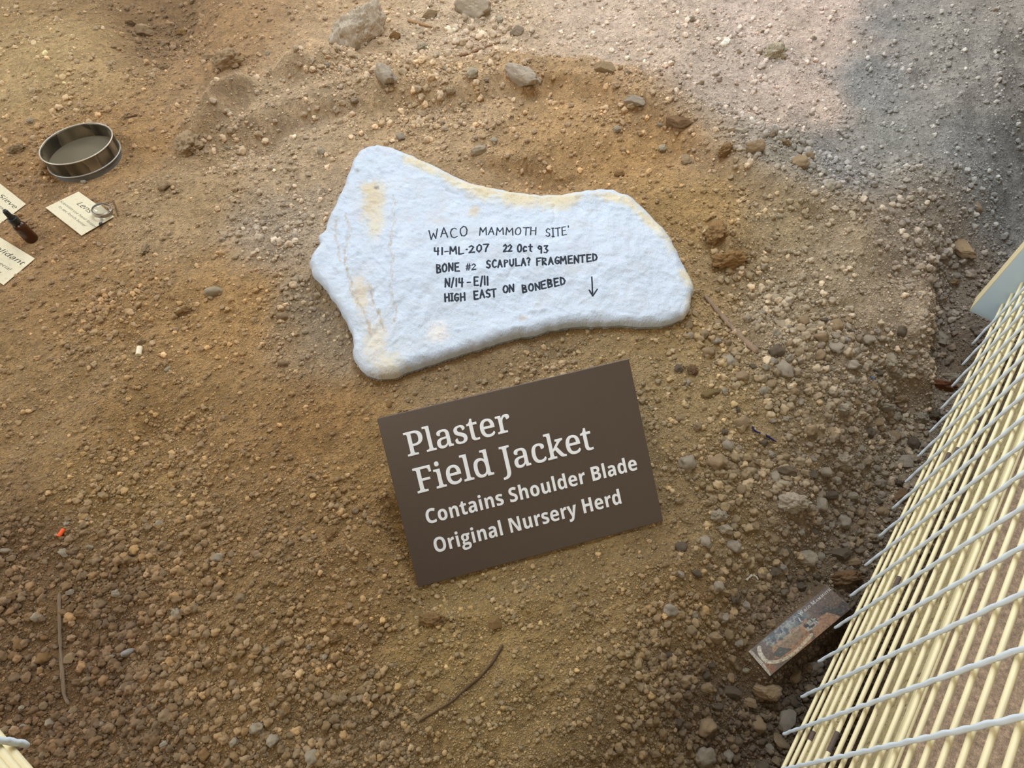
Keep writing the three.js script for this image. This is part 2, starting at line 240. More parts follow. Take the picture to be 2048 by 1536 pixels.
// ---------------------------------------------------------------- stones
function stoneGeo(seed, detail, opt = {}) {
  const { cuts = 6, cutMin = 0.62, cutMax = 0.95, bumpy = 0.12, fine = 0.04, freq = 2.2 } = opt, r = rng(seed);
  let g = new THREE.IcosahedronGeometry(1, detail); g.deleteAttribute('uv'); g.deleteAttribute('normal'); g = mergeVertices(g, 1e-4);
  const pl = []; for (let i = 0; i < cuts; i++) { const a = r() * 6.283, y = r() * 2 - 1, s = Math.sqrt(1 - y * y); pl.push([s * Math.cos(a), y, s * Math.sin(a), lerp(cutMin, cutMax, r())]); }
  const p = g.attributes.position, sd = Math.floor(r() * 1000);
  for (let i = 0; i < p.count; i++) {
    let x = p.getX(i), y = p.getY(i), z = p.getZ(i), d = 1;
    for (const [a, b, c, h] of pl) { const k = x * a + y * b + z * c; if (k > 0.01) d = Math.min(d, h / k); }
    d *= 1 + bumpy * n3(x * freq, y * freq, z * freq, sd) + fine * n3(x * 7, y * 7, z * 7, sd + 9) + fine * 0.6 * n3(x * 16, y * 16, z * 16, sd + 19);
    p.setXYZ(i, x * d, y * d, z * d);
  }
  g.computeVertexNormals();
  const U = new Float32Array(p.count * 2); for (let i = 0; i < p.count; i++) { U[2 * i] = p.getX(i) * 0.9 + p.getZ(i) * 0.3; U[2 * i + 1] = p.getY(i) * 0.9 + p.getZ(i) * 0.5; } g.setAttribute('uv', new THREE.BufferAttribute(U, 2));
  return g;
}
const stoneMats = new Map();
function stoneMat(rgb) { const k = rgb.join(); if (!stoneMats.has(k)) { const m = mat(rgb, 0.95, { map: soilGrain, bumpMap: soilBump, bumpScale: 0.0025 }); m.color.multiplyScalar(1.4); stoneMats.set(k, m); } return stoneMats.get(k); }
const PAL = { grey: [198, 180, 154], tan: [190, 160, 120], ochre: [176, 136, 84], pale: [212, 194, 162], white: [226, 214, 190], brown: [142, 108, 70], dark: [128, 110, 86], olive: [148, 124, 76], pink: [196, 168, 138], rust: [150, 92, 56], blue: [206, 200, 190] };
let keepOff = () => true;
const VAR = { round: [0, 1, 2].map(i => stoneGeo(11 + i, 10, { cuts: 5, cutMin: 0.78, bumpy: 0.14, fine: 0.04 })), angular: [0, 1, 2, 3].map(i => stoneGeo(31 + i, 16, { cuts: 12, cutMin: 0.50, cutMax: 0.80, bumpy: 0.10, fine: 0.05 })), knobbly: [0, 1, 2].map(i => stoneGeo(51 + i, 18, { cuts: 5, cutMin: 0.66, bumpy: 0.34, fine: 0.14, freq: 2.6 })), flat: [0, 1].map(i => stoneGeo(71 + i, 12, { cuts: 10, cutMin: 0.55, bumpy: 0.08, fine: 0.05 })) };
{ // a lump of stuck-together pebbles: lobes merged along a bent axis
  const lobes = [[-0.75, 0, 0.1, 0.42], [-0.4, 0.1, -0.1, 0.5], [0, 0.05, 0.08, 0.48], [0.35, 0.15, -0.05, 0.42], [0.72, 0.2, 0.04, 0.34], [-0.55, 0.15, 0.35, 0.3], [0.1, 0.1, -0.36, 0.28], [0.5, 0, 0.3, 0.26]];
  let g = new THREE.IcosahedronGeometry(1, 26); g.deleteAttribute('uv'); g.deleteAttribute('normal'); g = mergeVertices(g, 1e-4); const p = g.attributes.position, d = V(0, 0, 0);
  for (let i = 0; i < p.count; i++) {
    d.fromBufferAttribute(p, i).normalize(); let lo = 0, hi = 1.6;               // outermost crossing of the merged lobes along this direction
    const field = t => { let f = 0; for (const [x, y, z, rr] of lobes) f += Math.exp(-(((d.x * t - x) ** 2 + (d.y * t - y) ** 2 + (d.z * t - z) ** 2) / (rr * rr)) * 1.4); return f; };
    for (let k = 0; k < 50; k++) { const t = 1.6 - k * 0.03; if (field(t) > 0.42) { lo = t; hi = t + 0.03; break; } } for (let k = 0; k < 8; k++) { const t = (lo + hi) / 2; if (field(t) > 0.42) lo = t; else hi = t; }
    const t = lo * (1 + 0.15 * n3(d.x * 3.5, d.y * 3.5, d.z * 3.5, 5) + 0.14 * Math.abs(n3(d.x * 8, d.y * 8, d.z * 8, 8)) + 0.03 * n3(d.x * 24, d.y * 24, d.z * 24, 9)); p.setXYZ(i, d.x * t, d.y * t, d.z * t);
  }
  g.computeVertexNormals(); const U = new Float32Array(p.count * 2); for (let i = 0; i < p.count; i++) { U[2 * i] = p.getX(i) * 0.8; U[2 * i + 1] = p.getZ(i) * 0.8 + p.getY(i) * 0.5; } g.setAttribute('uv', new THREE.BufferAttribute(U, 2)); VAR.lobed = [g];
}
// px, py, width px, height px, tilt in the picture (degrees, anticlockwise), kind, colour, words that single it out
const ROCKS = [
  [952, 14, 78, 62, -20, 'angular', 'grey', 'big grey stone cut by the top edge of the photo above the mound'],
  [722, 74, 158, 76, 52, 'lobed', 'grey', 'largest rough grey conglomerate lump, leaning on the bank near the top'],
  [776, 153, 58, 46, -50, 'angular', 'grey', 'grey angular stone set in the bank just below the largest conglomerate lump'],
  [1050, 168, 84, 46, -38, 'angular', 'grey', 'long grey angular slab stuck in the bank above the white plaster block'],
  [381, 288, 60, 62, 20, 'knobbly', 'tan', 'knobbly tan clod at the left end of the low ridge, right of the sieve'],
  [458, 121, 68, 44, 10, 'knobbly', 'tan', 'crumbly tan clod mound on the bank right of the trough'],
  [418, 116, 26, 20, 10, 'angular', 'tan', 'small tan stone touching the crumbly clod right of the trough'],
  [330, 135, 26, 16, 10, 'knobbly', 'tan', 'leftmost tan clod on the bank right of the trough'],
  [1548, 106, 50, 42, -20, 'knobbly', 'pale', 'pale rounded stone alone on the pinkish soil, upper right'],
  [1267, 211, 48, 28, -28, 'angular', 'grey', 'grey stone on the bank right of the long slab'],
  [1356, 243, 52, 32, -28, 'flat', 'brown', 'brown flat stone with a dark hollow under it, upper right of the plaster block'],
  [1209, 137, 46, 30, -25, 'angular', 'tan', 'tan pointed stone at the crest of the bank'],
  [1512, 294, 42, 36, 0, 'angular', 'tan', 'tan angular stone right of the brown flat stone'],
  [1598, 324, 34, 38, 0, 'round', 'tan', 'rounded tan stone, rightmost on the slope above the plaster block'],
  [1451, 300, 40, 30, 20, 'knobbly', 'ochre', 'ochre clod half buried left of the tan angular stone'],
  [1568, 286, 30, 20, -20, 'knobbly', 'tan', 'small tan clod above the rounded tan stone'],
  [1482, 260, 32, 14, -8, 'flat', 'pale', 'flat pale chip right of the brown flat stone'],
  [1463, 262, 16, 14, 0, 'angular', 'tan', 'little tan stone touching the flat pale chip'],
  [1371, 318, 20, 28, 0, 'round', 'tan', 'small upright tan stone on the slope right of the plaster block'],
  [1324, 296, 16, 18, 0, 'round', 'pale', 'small pale stone left of the small upright tan stone'],
  [1238, 347, 21, 21, 0, 'round', 'ochre', 'round ochre pebble behind the plaster block'],
  [958, 301, 34, 22, 15, 'round', 'pale', 'pale oval pebble above the top edge of the plaster block'],
  [988, 280, 14, 16, 0, 'round', 'pale', 'small round pebble beside the pale oval pebble'],
  [947, 173, 26, 24, 30, 'round', 'pale', 'pale pebble between the grey angular stone and the long slab'],
  [902, 182, 20, 18, 0, 'round', 'tan', 'tan pebble left of the pale pebble under the bank'],
  [845, 96, 26, 20, 0, 'knobbly', 'pale', 'pale clod right of the largest conglomerate lump'],
  [792, 72, 24, 20, 0, 'angular', 'ochre', 'ochre stone touching the right side of the conglomerate lump'],
  [861, 30, 34, 22, 20, 'angular', 'tan', 'tan wedge stone left of the big stone at the top edge'],
  [1000, 38, 14, 16, 0, 'round', 'pale', 'pale pebble right under the big stone at the top edge'],
  [1035, 62, 30, 24, 10, 'angular', 'grey', 'half buried grey stone below the big stone at the top edge'],
  [331, 369, 25, 27, -15, 'angular', 'tan', 'tan stone right of the sieve, above the lens card'],
  [293, 63, 38, 30, 0, 'angular', 'tan', 'tan stone at the bottom of the trough'],
  [262, 47, 20, 14, 0, 'knobbly', 'brown', 'brown clod beside the tan stone in the trough'],
  [365, 66, 22, 16, 0, 'angular', 'ochre', 'ochre stone on the right side of the trough'],
  [170, 364, 13, 10, 0, 'angular', 'pale', 'tiny pale stone against the bottom of the sieve'],
  [36, 298, 40, 22, 25, 'knobbly', 'tan', 'knobbly tan clod left of the sieve'],
  [292, 494, 18, 30, 0, 'knobbly', 'tan', 'upright tan clod right of the lens card'],
  [428, 583, 36, 24, 10, 'round', 'pale', 'smooth pale stone in the middle of the left slope'],
  [370, 622, 38, 22, 30, 'knobbly', 'ochre', 'ochre lump half buried below the smooth pale stone'],
  [565, 632, 23, 21, 0, 'round', 'tan', 'round tan pebble left of the pointed left side of the plaster block'],
  [567, 726, 22, 17, 0, 'round', 'tan', 'round tan pebble below the left corner of the plaster block'],
  [611, 664, 14, 12, 0, 'round', 'pale', 'small pale pebble just left of the plaster block'],
  [285, 683, 20, 12, 20, 'angular', 'tan', 'small tan stone just above the white stub'],
  [336, 737, 15, 10, 25, 'flat', 'pale', 'flat pale chip right of the white stub'],
  [779, 806, 11, 18, 0, 'round', 'ochre', 'little upright ochre pebble above the brown sign'],
  [990, 1243, 28, 30, 0, 'angular', 'ochre', 'ochre clod below the brown sign, the largest there'],
  [868, 1236, 64, 34, -5, 'knobbly', 'ochre', 'half buried flat ochre lump under the lower left corner of the brown sign'],
  [666, 1064, 28, 38, -20, 'knobbly', 'ochre', 'ochre clod left of the brown sign'],
  [713, 1018, 16, 18, 0, 'angular', 'tan', 'small tan clod touching the left edge of the brown sign'],
  [673, 1276, 28, 20, 30, 'knobbly', 'ochre', 'ochre clod on the bare soil lower left of the brown sign'],
  [746, 1343, 26, 22, 0, 'knobbly', 'tan', 'tan clod left of the bent twig'],
  [1535, 1374, 62, 46, -10, 'angular', 'tan', 'large pitted tan stone below the photo bookmark'],
  [1498, 1402, 30, 25, -25, 'angular', 'tan', 'tan angular stone lower left of the large pitted stone'],
  [1455, 1377, 52, 28, -20, 'flat', 'dark', 'dark flat clod left of the large pitted stone'],
  [1480, 1424, 20, 18, 0, 'angular', 'tan', 'small tan stone under the tan angular stone at the bottom right'],
  [1491, 1339, 16, 14, 0, 'round', 'pale', 'small pale stone left of the lower end of the bookmark'],
  [1543, 1250, 26, 16, 0, 'knobbly', 'tan', 'tan clod at the upper left side of the bookmark'],
  [1418, 1196, 22, 14, 20, 'knobbly', 'ochre', 'ochre clod right of the brown sign lower corner'],
  [1614, 1110, 46, 42, -15, 'angular', 'grey', 'grey angular clod above the photo bookmark'],
  [1679, 1104, 52, 26, -5, 'flat', 'dark', 'dark flat clod right of the grey angular clod'],
  [1686, 1152, 84, 40, 5, 'knobbly', 'brown', 'broad broken brown clod touching the grating above the bookmark'],
  [1706, 1122, 28, 22, 0, 'angular', 'tan', 'tan stone on top of the broad broken clod'],
  [1437, 1028, 40, 34, 0, 'knobbly', 'grey', 'rounded grey clod right of the brown sign'],
  [1450, 1056, 32, 26, -10, 'angular', 'grey', 'grey clod under the rounded grey clod right of the sign'],
  [1548, 1043, 25, 20, 0, 'knobbly', 'tan', 'tan clod below the biggest grey clod'],
  [1510, 1047, 20, 24, 0, 'angular', 'tan', 'upright tan clod left of the tan clod below the biggest grey clod'],
  [1584, 1000, 72, 56, 0, 'knobbly', 'grey', 'biggest grey clod of the rubble slope'],
  [1567, 966, 26, 18, -10, 'round', 'pale', 'pale stone on top of the biggest grey clod'],
  [1550, 950, 18, 28, -10, 'round', 'grey', 'upright grey pebble above the biggest grey clod'],
  [1574, 940, 42, 28, -15, 'angular', 'dark', 'dark grey clod above the pale stone'],
  [1650, 941, 24, 26, 0, 'round', 'grey', 'round grey clod in the middle of the rubble slope'],
  [1686, 917, 48, 44, -20, 'knobbly', 'grey', 'large knobbly grey clod right of the round grey clod'],
  [1659, 989, 30, 26, 0, 'round', 'dark', 'dark round clod below the round grey clod'],
  [1691, 940, 16, 14, 0, 'round', 'tan', 'small tan pebble under the large knobbly grey clod'],
  [1703, 990, 24, 22, 0, 'round', 'grey', 'grey pebble right of the dark round clod'],
  [1803, 988, 40, 46, -10, 'angular', 'brown', 'brown angular clod pressed against the grating'],
  [1796, 965, 32, 20, -15, 'knobbly', 'dark', 'dark clod on top of the brown angular clod by the grating'],
  [1808, 920, 30, 36, -10, 'angular', 'grey', 'grey clod under the wire tips above the brown angular clod'],
  [1792, 925, 20, 9, -12, 'flat', 'white', 'flat white shard beside the grey clod near the wire tips'],
  [1779, 718, 28, 36, 0, 'knobbly', 'pale', 'pale knobbly stone at the top of the rubble slope'],
  [1801, 797, 34, 26, 10, 'knobbly', 'tan', 'tan clod in the rubble left of the rusty lump'],
  [1770, 812, 52, 24, -8, 'knobbly', 'grey', 'long grey clod below the pale knobbly stone'],
  [1793, 745, 28, 22, -15, 'knobbly', 'grey', 'grey clod just below the pale knobbly stone'],
  [1685, 816, 36, 28, -15, 'knobbly', 'grey', 'grey clod left of the long grey clod'],
  [1744, 769, 16, 20, 0, 'round', 'tan', 'small tan pebble with a blue thread speck above it'],
  [1703, 761, 17, 15, 0, 'round', 'grey', 'round grey pebble left of the small tan pebble'],
  [1840, 832, 34, 32, 0, 'knobbly', 'grey', 'grey clod near the wire tips, left one of two'],
  [1868, 828, 30, 30, 0, 'knobbly', 'dark', 'darker clod near the wire tips, right one of two'],
  [1902, 752, 44, 22, -12, 'angular', 'pale', 'pale stone beside the rusty lump, close to the grating'],
  [1880, 768, 74, 30, -12, 'knobbly', 'rust', 'rusty brown lump in the hollow by the grating'],
  [1881, 672, 24, 36, 10, 'angular', 'grey', 'grey stone at the lower end of the small ridge left of the post'],
  [1823, 705, 20, 18, 0, 'round', 'grey', 'round grey pebble in the hollow below the small ridge'],
  [1907, 563, 22, 18, 0, 'angular', 'tan', 'tan stone on the crest of the small ridge left of the post'],
  [1830, 546, 18, 17, 0, 'round', 'pale', 'pale pebble left of the small ridge'],
  [1690, 678, 13, 14, 0, 'round', 'blue', 'small bluish white pebble above the rubble slope'],
  [1385, 737, 24, 30, 20, 'knobbly', 'brown', 'brown clod standing alone right of the brown sign top corner'],
  [1420, 784, 40, 22, 5, 'flat', 'olive', 'flat olive clod below the brown clod right of the sign'],
  [1358, 837, 15, 14, 0, 'round', 'tan', 'small tan pebble by the right edge of the sign'],
  [1432, 462, 52, 56, 10, 'knobbly', 'ochre', 'upper cracked clay lump right of the plaster block'],
  [1458, 518, 88, 52, 10, 'knobbly', 'ochre', 'lower cracked clay lump right of the plaster block'],
  [1559, 434, 14, 12, 0, 'round', 'pale', 'pale pebble above and right of the cracked clay lumps'],
  [1925, 490, 40, 54, 25, 'flat', 'tan', 'slanting tan slab in the gravel hollow above the post'],
  [140, 1313, 24, 28, -10, 'angular', 'tan', 'tan stone touching the right side of the long straight stick'],
  [325, 1317, 26, 17, 10, 'angular', 'tan', 'tan stone right of the smooth whitish pebble'],
  [257, 1303, 28, 19, 25, 'round', 'blue', 'smooth whitish grey pebble right of the long straight stick'],
  [225, 1311, 16, 10, 0, 'angular', 'pale', 'pale chip left of the smooth whitish pebble'],
  [328, 1486, 20, 14, 20, 'angular', 'white', 'white angular pebble at the bottom left'],
  [251, 1370, 24, 17, 25, 'flat', 'tan', 'slanted tan chip below the smooth whitish pebble'],
  [24, 1115, 22, 20, 0, 'angular', 'tan', 'tan stone at the left edge, lower one of two'],
  [12, 1100, 26, 14, 0, 'round', 'pale', 'pale stone at the left edge, upper one of two'],
  [379, 1404, 16, 15, 0, 'round', 'tan', 'round tan pebble right of the slanted tan chip'],
  [422, 1380, 16, 14, 0, 'round', 'tan', 'round tan pebble farther right of the slanted tan chip'],
  [141, 1183, 20, 18, 0, 'angular', 'grey', 'grey stone at the upper end of the long straight stick'],
  [197, 1202, 14, 24, -10, 'angular', 'tan', 'upright tan stone right of the grey stone at the stick end'],
  [48, 1450, 20, 14, 15, 'angular', 'pale', 'pale stone near the lower left grating corner'],
  [181, 1093, 20, 15, 0, 'angular', 'pale', 'pale stone right of the orange plug'],
  [90, 1274, 15, 14, 0, 'round', 'ochre', 'ochre pebble left of the long straight stick'],
  [45, 1196, 16, 16, 0, 'round', 'tan', 'tan pebble above the ochre pebble at the left'],
  [174, 1034, 9, 12, 0, 'angular', 'white', 'tiny white chip above the orange plug'],
];
const boundsOf = new Map();
function sizeOf(g) { if (!boundsOf.has(g)) { g.computeBoundingBox(); boundsOf.set(g, g.boundingBox.getSize(V(0, 0, 0))); } return boundsOf.get(g); }
const groundHit = (px, py) => { let y = 0; for (let i = 0; i < 12; i++) { const p = at(px, py, y); y = lerp(y, heightAt(p.x, p.z), 0.7); } const p = at(px, py, y); p.y = heightAt(p.x, p.z); return p; };
const R1 = rng(777);
const occupied = [];
for (const [x, y] of [[1505, 858], [1512, 867], [1522, 871], [1533, 875], [1545, 883], [1410, 594], [1432, 622], [1448, 640], [1465, 658], [1480, 675], [1495, 690], [1510, 704], [126, 1068], [282, 707], [123, 1190], [122, 1220], [122, 1250], [123, 1280], [125, 1310], [127, 1340], [130, 1370], [134, 1398], [1006, 1290], [975, 1335], [930, 1378], [870, 1424], [1500, 1155], [1510, 1153]]) { const p = at(x, y, -0.03); occupied.push([p.x, p.z, 0.008]); }
{ const kept = occupied.slice(); keepOff = (x, z, r) => { for (const [a, b, c] of kept) if ((x - a) ** 2 + (z - b) ** 2 < (c * 1.2 + r) ** 2) return false; return true; }; }
for (const [px, py, w, h, t, kind, colour, label] of ROCKS) {
  const gs = VAR[kind], g = gs[Math.floor(R1() * gs.length)], p = groundHit(px, py + h * 0.18), z = toPx(p)[2], k = z / FOCAL;
  const el = Math.asin((CAM.y - p.y) / p.distanceTo(CAM)), sx = w * k, hp = (kind === 'flat' ? 0.4 : kind === 'lobed' ? 0.75 : 0.66) * Math.min(w, h * 1.2) * k, sy = Math.max(0.55 * h * k, (h * k - hp * Math.cos(el)) / Math.sin(el)), m = mesh(kind === 'knobbly' ? 'clod' : 'stone', g, stoneMat(PAL[colour]));
  const bs = sizeOf(g), hh = hp * 1.25;
  m.scale.set(sx / bs.x, hh / bs.y, sy / bs.z);
  m.rotation.set(0, t * Math.PI / 180, 0);
  m.position.set(p.x, p.y + hh * (kind === 'knobbly' ? 0.18 : 0.24), p.z);
  tag(m, label, kind === 'knobbly' ? 'clod' : 'stone'); occupied.push([p.x, p.z, Math.max(sx, sy) * 0.5]);
}

// ---------------------------------------------------------------- gravel: the larger bits one by one, the rest as stuff
const SMALL = [0, 1, 2, 3, 4, 5, 6, 7].map(i => stoneGeo(200 + i, 3, { cuts: 7, cutMin: 0.62, bumpy: 0.3, fine: 0.10 }));
const CRUMB = [0, 1, 2, 3].map(i => stoneGeo(300 + i, 1, { cuts: 4, cutMin: 0.7, bumpy: 0.22, fine: 0.05 }));
const free = (x, z, r) => {
  for (const q of pads) { if (q.open) continue; const d = q.c ? q.r - Math.hypot(x - q.c[0], z - q.c[1]) : polyDist(q.pts, x, z); if (d > -r) return false; }
  return true;
};
const clearOf = (x, z, r) => { for (const [a, b, c] of occupied) if ((x - a) ** 2 + (z - b) ** 2 < (c * 0.8 + r) ** 2) return false; return true; };
function inView(x, z, margin = 20) { const [u, v, d] = toPx(V(x, 0, z)); return d > 0 && u > -margin && u < 2048 + margin && v > -margin && v < 1536 + margin; }
const KINDS = [
  { test: (u, v) => u > 1330 && v > 640, group: 'loose clods in the rubble slope beside the grating', label: 'small grey brown earth clod loose in the rubble slope beside the grating', cols: ['grey', 'tan', 'dark', 'tan', 'grey'], n: 170, s: 1.6 },
  { test: (u, v) => u < 900 && v > 1020, group: 'loose clods at the lower left', label: 'small tan earth clod loose in the gravel at the lower left', cols: ['tan', 'ochre', 'tan', 'pale', 'tan'], n: 84, s: 1.05 },
  { test: (u, v) => v < 420, group: 'loose clods on the upper bank', label: 'small pale earth clod loose on the bank above the plaster block', cols: ['pale', 'tan', 'pink', 'grey', 'tan'], n: 44, s: 1.25 },
];
{
  const r = rng(4242), mats2 = {};
  for (const K of KINDS) {
    let made = 0, guardN = 0;
    while (made < K.n && guardN++ < 60000) {
      const u = r() * 2048, v = r() * 1536; if (!K.test(u, v)) continue;
      const p = at(u, v, -0.03); if (guardDist(p.x, p.z) < -0.03) continue;
      if (r() > coarse(p.x, p.z) ** 1.4) continue;
      const s = K.s * (0.0050 + 0.0068 * r() ** 2.2); if (!free(p.x, p.z, s * 2) || !clearOf(p.x, p.z, s * 1.6)) continue;
      const y = heightAt(p.x, p.z), g = SMALL[Math.floor(r() * 8)];
      const m = mesh('small_clod', g, stoneMat(PAL[K.cols[Math.floor(r() * K.cols.length)]]));
      m.position.set(p.x, y + s * 0.35, p.z); m.rotation.set(r() * 6, r() * 6, r() * 6); m.scale.set(s * (0.8 + 0.5 * r()), s * (0.7 + 0.4 * r()), s * (0.8 + 0.4 * r()));
      tag(m, K.label, 'clod', K.group); occupied.push([p.x, p.z, s]); made++;
    }
  }
}
{
  const r = rng(99), lists = [[], [], [], []], small = [[], [], []], col = [0, 0, 0];
  const put = (L, x, z, s, sink) => {
    litSoilColor(x, z, col); const b = 1.12 + 1.15 * r() * r() + (r() < 0.09 ? 0.8 : 0), gr = 0.05 + 0.25 * r(), l = (col[0] + col[1] + col[2]) / 3;
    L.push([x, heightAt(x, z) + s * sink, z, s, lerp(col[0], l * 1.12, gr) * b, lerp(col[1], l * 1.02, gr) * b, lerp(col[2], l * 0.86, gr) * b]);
  };
  // granules 2 to 5 mm and crumbs under 2 mm
  for (let i = 0; i < 1650000; i++) {
    const u = r() * 2600 - 350, v = r() * 1920 - 120, p = at(u, v, -0.01);
    if (guardDist(p.x, p.z) < -0.12) continue;
    const c = coarse(p.x, p.z), patch = 0.5 + 0.5 * fbm(p.x * 8, p.z * 8, 301, 4), fineP = 0.5 + 0.5 * fbm(p.x * 26, p.z * 26, 303, 2);
    const q = r(); let s = 0.0008 / Math.max(0.0008 / lerp(0.0042, 0.0085, c), Math.pow(q, 0.50));   // many fine, few coarse
    s *= clamp(toPx(p)[2] / 1.3, 0.95, 1.7);
    const want = s < 0.0016 ? 0.16 + 0.7 * patch * fineP : (0.10 + 0.80 * c) * (0.16 + 1.7 * patch * patch * fineP);
    if (r() > want) continue;
    if (!free(p.x, p.z, s + 0.002) || (s > 0.0016 && !keepOff(p.x, p.z, s))) continue;
    put(s > 0.0022 ? small[i % 3] : lists[i % 4], p.x, p.z, s, s > 0.003 ? 0.25 + 0.3 * r() : 0.3);
  }
  const build = (name, L, geo, label) => {
    const m = new THREE.InstancedMesh(geo, mat([255, 255, 255], 0.96), L.length), M = new THREE.Matrix4(), q = new THREE.Quaternion(), e = new THREE.Euler(), c = new THREE.Color();
    L.forEach(([x, y, z, s, a, b, d], i) => { e.set(r() * 6, r() * 6, r() * 6); q.setFromEuler(e); M.compose(V(x, y, z), q, V(s * (0.8 + 0.5 * r()), s * (0.7 + 0.4 * r()), s * (0.8 + 0.4 * r()))); m.setMatrixAt(i, M); m.setColorAt(i, c.setRGB(Math.min(a, 0.9), Math.min(b, 0.9), Math.min(d, 0.9))); });
    m.name = numbered(name); m.castShadow = m.receiveShadow = true; scene.add(m); tag(m, label, null, null, 'stuff');
  };
  small.forEach((L, i) => build('gravel', L, SMALL[i * 2], 'loose gravel of small earth granules scattered over the soil'));
  lists.forEach((L, i) => build('soil_crumbs', L, CRUMB[i], 'fine loose soil crumbs strewn over the ground'));
  console.log('gravel', small.map(l => l.length).join(), 'crumbs', lists.map(l => l.length).join());
}

// ---------------------------------------------------------------- handwriting: strokes on a 1 x 1 box, y up
const GL = {
  W: [[[0, 1], [.22, 0], [.5, .62], [.76, 0], [1, 1]]], A: [[[0, 0], [.48, 1], [.95, 0]], [[.2, .38], [.8, .4]]], C: [[[.9, .86], [.6, 1], [.2, .8], [.05, .45], [.2, .12], [.55, 0], [.95, .12]]],
  O: [[[.5, 1], [.12, .8], [.02, .45], [.2, .08], [.55, 0], [.9, .2], [.98, .6], [.8, .92], [.5, 1]]], M: [[[0, 0], [.06, 1], [.45, .4], [.88, 1], [1, 0]]], T: [[[0, .98], [1, 1]], [[.5, 1], [.48, 0]]], H: [[[.05, 1], [.05, 0]], [[.92, 1], [.92, 0]], [[.05, .5], [.92, .52]]],
  S: [[[.9, .88], [.5, 1], [.12, .82], [.2, .58], [.75, .42], [.85, .15], [.45, 0], [.05, .12]]], I: [[[.5, 1], [.5, 0]], [[.15, 1], [.85, 1]], [[.15, 0], [.85, 0]]], E: [[[.9, 1], [.08, 1], [.08, 0], [.95, .02]], [[.08, .52], [.75, .54]]], "'": [[[.5, 1.15], [.45, .9]]],
  4: [[[.1, 1], [.08, .5], [.85, .5]], [[.72, 1], [.7, 0]]], 1: [[[.5, 1], [.5, 0]]], '-': [[[.1, .48], [.9, .5]]], L: [[[.1, 1], [.1, 0], [.95, .02]]], 2: [[[.05, .8], [.45, 1], [.85, .75], [.5, .35], [.02, 0], [.98, .05]]], 0: [[[.5, 1], [.1, .75], [.05, .3], [.45, 0], [.9, .3], [.88, .78], [.5, 1]]],
  7: [[[.02, 1], [.95, .98], [.5, .4], [.4, 0]]], c: [[[.9, .55], [.5, .68], [.1, .4], [.3, .05], [.9, .08]]], t: [[[.5, 1], [.48, .1], [.8, 0]], [[.1, .66], [.95, .68]]], 9: [[[.85, .85], [.4, 1], [.1, .75], [.4, .5], [.85, .75], [.8, 0]]], 3: [[[.1, .95], [.8, .95], [.4, .58], [.85, .3], [.5, 0], [.05, .08]]],
  B: [[[.08, 0], [.08, 1], [.7, .9], [.75, .65], [.1, .52], [.85, .38], [.85, .1], [.08, 0]]], N: [[[.05, 0], [.08, 1], [.9, .02], [.95, 1]]], '#': [[[.3, 1], [.2, 0]], [[.75, 1], [.65, 0]], [[0, .66], [1, .7]], [[0, .3], [.95, .34]]], P: [[[.1, 0], [.1, 1], [.75, .92], [.8, .6], [.1, .48]]], U: [[[.05, 1], [.08, .2], [.45, 0], [.85, .2], [.9, 1]]],
  '?': [[[.05, .85], [.45, 1], [.85, .78], [.5, .45], [.48, .28]], [[.47, .05], [.48, 0]]], F: [[[.95, 1], [.1, 1], [.1, 0]], [[.1, .52], [.75, .55]]], R: [[[.08, 0], [.08, 1], [.75, .9], [.75, .6], [.1, .48], [.9, 0]]], G: [[[.9, .88], [.5, 1], [.1, .7], [.1, .25], [.5, 0], [.9, .2], [.88, .45], [.5, .45]]], D: [[[.08, 0], [.08, 1], [.7, .85], [.95, .45], [.7, .1], [.08, 0]]], '/': [[[.1, -.08], [.8, 1.1]]], m: [[[0, 0], [.05, .95], [.45, .45], [.9, .95], [1, 0]]], '.': [[[.4, .42], [.65, .42]]], ' ': [],
};
const WRITING = [ // text, start x,y and end x,y of the baseline and letter height, all in the enlarged view of the block
  ['WACO', 640, 493, 843, 474, 46], ['MAMMOTH', 892, 474, 1186, 472, 40], ["SITE'", 1226, 480, 1350, 468, 42],
  ['41-ML.207', 666, 573, 950, 556, 36], ['22', 1014, 559, 1064, 558, 32], ['Oct', 1084, 560, 1164, 556, 36], ['93', 1186, 566, 1246, 562, 38],
  ['BONE', 680, 662, 800, 652, 40], ['#2', 826, 650, 884, 650, 30], ['SCAPULA?', 930, 640, 1154, 622, 36], ['FRAGMENTED', 1178, 628, 1490, 600, 34],
  ['N/14', 722, 732, 820, 728, 40], ['-', 832, 728, 856, 728, 36], ['E/11', 868, 724, 946, 718, 40], ['HIGH', 720, 802, 830, 792, 34], ['EAST', 866, 786, 986, 772, 36], ['ON', 1012, 756, 1074, 750, 34], ['BONEBED', 1110, 752, 1332, 712, 34],
];
